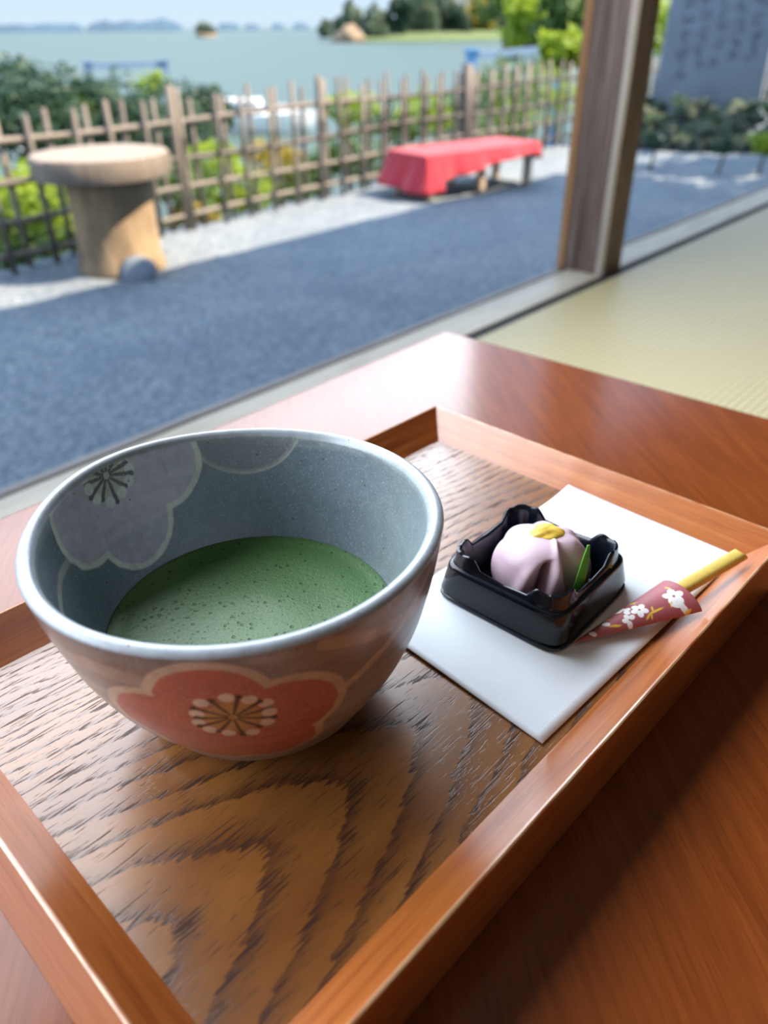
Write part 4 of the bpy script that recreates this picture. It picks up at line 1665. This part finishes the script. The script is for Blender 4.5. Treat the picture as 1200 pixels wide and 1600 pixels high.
for px, py, D, r, mt, lb in low:
    shrub(px, py, D + 0.1, r * 1.3, M[mt], lb, 'low plants behind the fence', 750, 0.036, 'shrub', 'plant', None, 1.25)

# foliage around the tablet
shrub(1022, 40, 13.8, 0.55, M['leaf_bright'], 'bright yellow green bush between the wooden post and the stone tablet', None, 900, 0.06, 'bush', 'bush', G)
shrub(1245, 20, 12.6, 0.55, M['leaf_mid'], 'green bush right of the stone tablet', None, 900, 0.06, 'bush', 'bush', G)
shrub(1195, 225, 8.85, 0.13, M['leaf_bright'], 'small sunlit plant on the rocks right of the tablet', None, 220, 0.035, 'plant', 'plant', G)
shrub(1130, 228, 8.8, 0.10, M['leaf_dark'], 'small dark plant among the rocks below the tablet', None, 160, 0.03, 'plant', 'plant', G)
shrub(1022, 220, 8.85, 0.12, M['leaf_dark'], 'grey green plant on the rocks beside the wooden post', None, 200, 0.03, 'plant', 'plant', G)


def tree(base, height, rad, mat, label, group=None, n=1200, size=0.2, trunk=None, lean=(0, 0), clumps=5, name='tree', flatk=0.75):
    root = empty(name, tuple(base), 0, label, 'tree', group)
    bx_, by_, bz_ = base
    top_ = np.array([bx_ + lean[0], by_ + lean[1], bz_ + height - rad * flatk])
    bl = [(tuple(top_), (rad * 0.6, rad * 0.6, rad * flatk * 0.8))]
    for k in range(clumps):
        a = 2 * math.pi * k / clumps + height
        bl.append(((top_[0] + math.cos(a) * rad * 0.6, top_[1] + math.sin(a) * rad * random.uniform(0.35, 0.8), top_[2] + random.uniform(-0.8, 0.55) * rad * flatk), (rad * random.uniform(0.3, 0.55), rad * 0.45, rad * random.uniform(0.28, 0.48) * flatk)))
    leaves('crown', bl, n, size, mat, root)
    tr_ = trunk or rad * 0.09
    mid = (np.array(base) + top_) / 2 + np.array([lean[0] * -0.15, 0, 0])
    MB().tube([base, tuple(mid), tuple(top_)], [tr_, tr_ * 0.75, tr_ * 0.4], 7).obj('trunk', M['bark'], root, True)
    return root


gc = np.array([tc[0], tc[1], 0])
bl = []
for k in range(16):
    a = -0.5 + 3.0 * k / 15
    q = gc + trt * a + tdir * random.uniform(0.0, 0.45)
    bl.append(((q[0], q[1], G + random.uniform(0.12, 0.5)), (0.13, 0.12, 0.07)))
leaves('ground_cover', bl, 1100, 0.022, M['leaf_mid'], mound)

# ================================================================== THE FAR SHORE
def shore(px, py):
    return atz(px, py, SEA)


# headland: low land reaching out from the right
pts = [(520, 65.5), (560, 66), (640, 65), (720, 63.5), (800, 62), (900, 60), (1000, 59), (1250, 58)]
fr = np.array([shore(*p) for p in pts])
rows = [fr + np.array([0, 0, -0.3]), fr + np.array([0, 0, 0.5]), fr * np.array([1.01, 1.01, 1]) + np.array([0, 0, 0.9]), fr * np.array([1.25, 1.25, 1]) + np.array([0, 0, 9]), fr * np.array([1.6, 1.6, 1]) + np.array([0, 0, 14])]
rows = [np.array(r_) for r_ in rows]
for k in (3, 4):
    rows[k][:2, 2] = SEA + 1.0
v, f = rings(np.array(rows), closed=False)
tag(build('land', v, f, M['turf'], smooth=True), 'low grassy headland reaching into the bay', kind='structure')
# pale cliff rock at its tip
c0 = shore(545, 66.0)
v, f = blob(c0 + np.array([0, 0, 1.0]), (7.0, 7, 5.0), 9, 0.35, 1.5, 3, -0.5)
tag(build('cliff_rock', v, f, M['cliff'], None, True, loc=c0), 'pale sandy cliff rock at the tip of the headland', 'rock')

far_trees = [(515, 64, 10.0, 3.0, 'leaf_far', 'small dark pine leaning out at the very tip of the headland', (-2.0, 0)),
             (531, 65, 10.5, 3.6, 'leaf_far', 'dark pine over the pale cliff rock', (0.5, 0)),
             (555, 65, 19.0, 4.4, 'leaf_far', 'tall bent pine rising above the pale cliff rock', (-2.5, 0)),
             (584, 65, 16.0, 6.0, 'leaf_far', 'rounded green pine right of the pale cliff rock', (0, 0)),
             (606, 64, 13.0, 4.5, 'leaf_far', 'small pine between the rounded pine and the bluish wood', (0, 0)),
             (630, 64, 19.0, 6.4, 'leaf_dark', 'dark bluish pine on the headland left of the wood', (0, 0)),
             (655, 63, 27.0, 8.0, 'leaf_far', 'tall grey green tree at the left of the headland wood', (0, 0)),
             (690, 62, 30.0, 9.0, 'leaf_far', 'broad grey green tree in the headland wood behind the yellow crown', (0, 0)),
             (716, 62, 17.0, 6.0, 'leaf_dark', 'low dark tree at the water edge of the headland wood', (0, 0)),
             (734, 61, 37.0, 11.0, 'leaf_yellow', 'sunlit yellow green tree standing tallest in the middle of the headland', (0, 0)),
             (752, 61, 19.0, 7.5, 'leaf_mid', 'dark tree on the headland under the yellow crown', (0, 0)),
             (778, 60, 26.0, 8.0, 'leaf_far', 'grey green headland tree above the blue signpost', (0, 0)),
             (815, 59, 33.0, 10.0, 'leaf_mid', 'large headland tree behind the bright near tree', (0, 0)),
             (858, 58, 36.0, 12.0, 'leaf_far', 'large headland tree just left of the wooden post', (0, 0))]
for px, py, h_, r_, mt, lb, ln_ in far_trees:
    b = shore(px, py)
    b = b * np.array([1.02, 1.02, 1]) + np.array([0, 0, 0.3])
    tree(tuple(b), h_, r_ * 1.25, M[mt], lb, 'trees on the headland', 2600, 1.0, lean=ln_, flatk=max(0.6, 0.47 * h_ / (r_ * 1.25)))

# nearer sunlit trees on the bank at the right
near = [(838, 30, 22, 0.80, 'leaf_bright', 'bright green tree left of the wooden post'),
        (792, -12, 27, 0.9, 'leaf_mid', 'green tree between the yellow crown and the bright tree'),
        (890, 10, 18, 0.62, 'leaf_mid', 'dark green tree touching the left edge of the wooden post'),
        (884, 78, 15, 0.40, 'leaf_bright', 'light green young tree low against the left edge of the wooden post'),
        (822, 62, 30, 0.75, 'leaf_dark', 'dark bush on the water edge behind the pale beam')]
for px, py, D, r_, mt, lb in near:
    c = atd(px, py, D)
    base = (c[0], c[1], SEA + (1.0 if D > 20 else 3.0))
    tree(base, c[2] - base[2] + r_ * 0.75, r_, M[mt], lb, 'trees on the bank', 900, 0.13, clumps=9)
# a tree outside the view on the right throws the dappled shade on the yard
tree((7.3, 7.3, G), 5.6, 2.5, M['leaf_mid'], 'spreading green tree at the far right of the yard', None, 2600, 0.15, clumps=7, trunk=0.2)

# little rock island and far ridges
c0 = shore(322, 58)
v, f = blob(c0 + np.array([0, 0, 0.5]), (8.5, 7, 3.2), 14, 0.3, 1.5, 3, -0.4)
isl = empty('rocky_islet', tuple(c0), 0, 'small round wooded islet standing alone in the bay', 'island')
build('rock_base', v, f, M['cliff'], isl, True)
bl = []
for k in range(6):
    bl.append(((c0[0] - 4.5 + k * 1.9, c0[1] + random.uniform(-2, 2), c0[2] + 4.6 + 2.2 * math.sin((k + 0.7) * 0.62)), (3.6, 3.5, 3.4)))
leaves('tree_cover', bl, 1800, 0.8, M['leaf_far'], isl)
MB().tube([tuple(c0 + np.array([0, 0, 2])), tuple(c0 + np.array([0, 0, 7]))], 0.3, 6).obj('trunk', M['bark'], isl)


def ridge_(name, D, pts, label, y0=44.0):
    """a real ridge: heights above the water along a line D metres away"""
    P, H = [], []
    for px, py in pts:
        a = atd(px, py, D)
        P.append((a[0], a[1]))
        H.append(max(a[2] - SEA, 0.5))
    P = np.array(P)
    q = np.linspace(0, len(pts) - 1, 60)
    X_ = np.interp(q, np.arange(len(pts)), P[:, 0])
    Y_ = np.interp(q, np.arange(len(pts)), P[:, 1])
    H_ = np.interp(q, np.arange(len(pts)), H)
    H_ = H_ * (1 + 0.10 * np.array([mnoise.noise(Vector((a * 1.3, D, 0))) for a in q]))
    rows = []
    for dn, hk in ((-0.06, 0.0), (-0.045, 0.35), (-0.02, 0.8), (0, 1.0), (0.03, 0.75), (0.06, 0.0)):
        rows.append(np.stack([X_ * (1 + dn), Y_ * (1 + dn), SEA - 0.5 + H_ * hk], -1))
    v, f = rings(np.array(rows), closed=False)
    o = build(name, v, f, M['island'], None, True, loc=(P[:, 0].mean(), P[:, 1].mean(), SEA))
    tag(o, label, 'island')


ridge_('far_island', 2400, [(-40, 40), (0, 38), (30, 37.5), (50, 38.5), (75, 35.5), (100, 36.5), (118, 36), (130, 41)], 'long low haze-blue wooded island on the horizon at the far left')
ridge_('far_island', 2300, [(134, 41), (150, 34), (165, 31.5), (180, 35), (200, 31), (218, 34), (235, 32), (250, 28), (268, 31), (284, 39)], 'haze-blue island with three humps left of the small islet')
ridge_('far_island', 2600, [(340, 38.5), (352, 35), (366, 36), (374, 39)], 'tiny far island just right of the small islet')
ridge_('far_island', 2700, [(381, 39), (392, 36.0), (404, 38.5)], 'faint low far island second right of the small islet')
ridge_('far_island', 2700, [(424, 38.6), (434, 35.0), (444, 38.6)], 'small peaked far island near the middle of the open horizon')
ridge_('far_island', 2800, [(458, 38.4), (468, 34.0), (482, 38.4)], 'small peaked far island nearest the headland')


# ---- boats and pier frames on the water
def boat(px0, px1, py, label, hull_mat, cabin=True, name='motor_boat', cover=False, group='moored boats'):
    a, b = atz(px0, py, SEA), atz(px1, py, SEA)
    d_ = b - a
    L = np.linalg.norm(d_)
    d_ = d_ / L
    n_ = np.array([-d_[1], d_[0], 0])
    root = empty(name, tuple((a + b) / 2), math.atan2(d_[1], d_[0]), label, 'boat', group)
    B = L * 0.16
    rows = []
    for q in np.linspace(0, 1, 14):
        wq = B * (1 - max(0, (q - 0.55) / 0.45) ** 2.2) * (0.9 + 0.1 * min(1, q * 5)) + 0.02
        sheer = 0.125 * L * (1 + 0.35 * q * q)
        row = []
        for k, zk in ((-1.0, 1.0), (-0.92, 0.45), (-0.55, -0.1), (0, -0.2), (0.55, -0.1), (0.92, 0.45), (1.0, 1.0), (0.86, 0.97), (0.0, 0.90), (-0.86, 0.97)):
            p = a + d_ * (L * q * (1.0 if zk < 0.5 else 1.0) + (0.04 * L * zk * q * q)) + n_ * (wq * k)
            row.append((p[0], p[1], SEA + sheer * zk))
        rows.append(row)
    v, f = rings(np.array(rows), cap0=True, cap1=True)
    smooth_angle(build('hull', v, f, hull_mat, root), 40)
    H = 0.125 * L
    if cabin:
        def cb(q0, q1, w0, z0, z1, rk, nm, mt):
            p = [a + d_ * L * q + n_ * w_s + np.array([0, 0, z]) for z, (qa, qb) in ((z0, (q0, q1)), (z1, (q0 + rk * 0.3, q1 - rk))) for q, w_s in ((qa, -w0), (qb, -w0 * 0.9), (qb, w0 * 0.9), (qa, w0))]
            o = MB().hexa([tuple(x_) for x_ in p]).obj(nm, mt, root)
            bevel(o, L * 0.006, 2)
        cb(0.22, 0.62, B * 0.72, H * 0.9, H * 1.9, 0.07, 'cabin', M['white_paint'])
        cb(0.24, 0.605, B * 0.735, H * 1.30, H * 1.62, 0.03, 'window', M['boat_glass'])
        cb(0.20, 0.56, B * 0.80, H * 1.9, H * 2.0, 0.0, 'roof', M['white_paint'])
        for q in (0.66, 0.78, 0.9):
            for k in (-0.8, 0.8):
                w_s = B * (1 - max(0, (q - 0.55) / 0.45) ** 2.2) * k
                p = a + d_ * L * q + n_ * w_s
                MB().tube([(p[0], p[1], SEA + H), (p[0], p[1], SEA + H * 1.6)], 0.02 * L / 7, 5).obj('rail_post', M['white_paint'], root)
        for k in (-0.8, 0.8):
            pp = []
            for q in (0.64, 0.72, 0.8, 0.88, 0.94):
                w_s = B * (1 - max(0, (q - 0.55) / 0.45) ** 2.2) * k
                p = a + d_ * L * q + n_ * w_s
                pp.append((p[0], p[1], SEA + H * 1.6))
            MB().tube(pp, 0.02 * L / 7, 5).obj('hand_rail', M['white_paint'], root)
    if cover:
        rows = []
        for q in np.linspace(0.08, 0.8, 8):
            row = []
            for k in np.linspace(-1, 1, 7):
                p = a + d_ * L * q + n_ * (B * 0.95 * k)
                row.append((p[0], p[1], SEA + H * (1.02 + 0.8 * (1 - k * k) * math.sin(math.pi * (q - 0.04)))))
            rows.append(row)
        v, f = rings(np.array(rows), closed=False)
        build('cover', v, f, M['blue_paint'], root, True)['label'] = 'blue canvas cover'


boat(310, 490, 206, 'large white motor boat moored behind the bamboo fence', M['white_paint'])
boat(215, 318, 236, 'small boat under a blue cover, left of the white motor boat', M['white_paint'], False, 'covered_boat', True)
boat(92, 160, 214, 'small white boat behind the round garden table', M['white_paint'], True)
boat(-30, 45, 246, 'white boat at the left end behind the fence stakes', M['white_paint'], True)


def frame_(name, px0, px1, py_top, py_bot, D, thick, beam_mat, post_mat, label, rise=0.0, right_post=True):
    a, b = atd(px0, py_top, D), atd(px1, py_top, D)
    root = empty(name, ((a[0] + b[0]) / 2, (a[1] + b[1]) / 2, SEA), math.atan2(b[1] - a[1], b[0] - a[0]), label, 'pier frame')
    yaw = math.atan2(b[1] - a[1], b[0] - a[0])
    L = np.linalg.norm((b - a)[:2])
    zt_ = a[2]
    zb = atd(px0, py_bot, D)[2]
    for k, p in enumerate((a, b)):
        if k == 1 and not right_post:
            continue
        MB().box((p[0], p[1], (zt_ + rise * k + zb - 1.5) / 2), (thick, thick, zt_ + rise * k - zb + 1.5), yaw).obj('post', post_mat, root)
        MB().box((p[0], p[1], zt_ + rise * k + thick * 0.15), (thick * 1.5, thick * 1.5, thick * 0.3), yaw).obj('cap', post_mat, root)
    p8 = []
    for z in (-thick * 0.62, 0):
        for q, w_s in ((0, -0.3), (1, -0.3), (1, 0.3), (0, 0.3)):
            p = a * (1 - q) + b * q
            p8.append((p[0] - math.sin(yaw) * w_s * thick, p[1] + math.cos(yaw) * w_s * thick, zt_ + z + rise * q))
    MB().hexa(p8).obj('beam', beam_mat, root)


frame_('pier_frame', 136, 256, 99, 150, 42, 0.32, M['steel_blue'], M['steel_blue'], 'blue grey steel pier frame with two legs above the dark bushes')
frame_('gate_frame', 737, 872, 82, 150, 17, 0.20, M['pale_steel'], M['sign_blue'], 'blue signpost with a pale beam behind the thick fence post', 0.12)
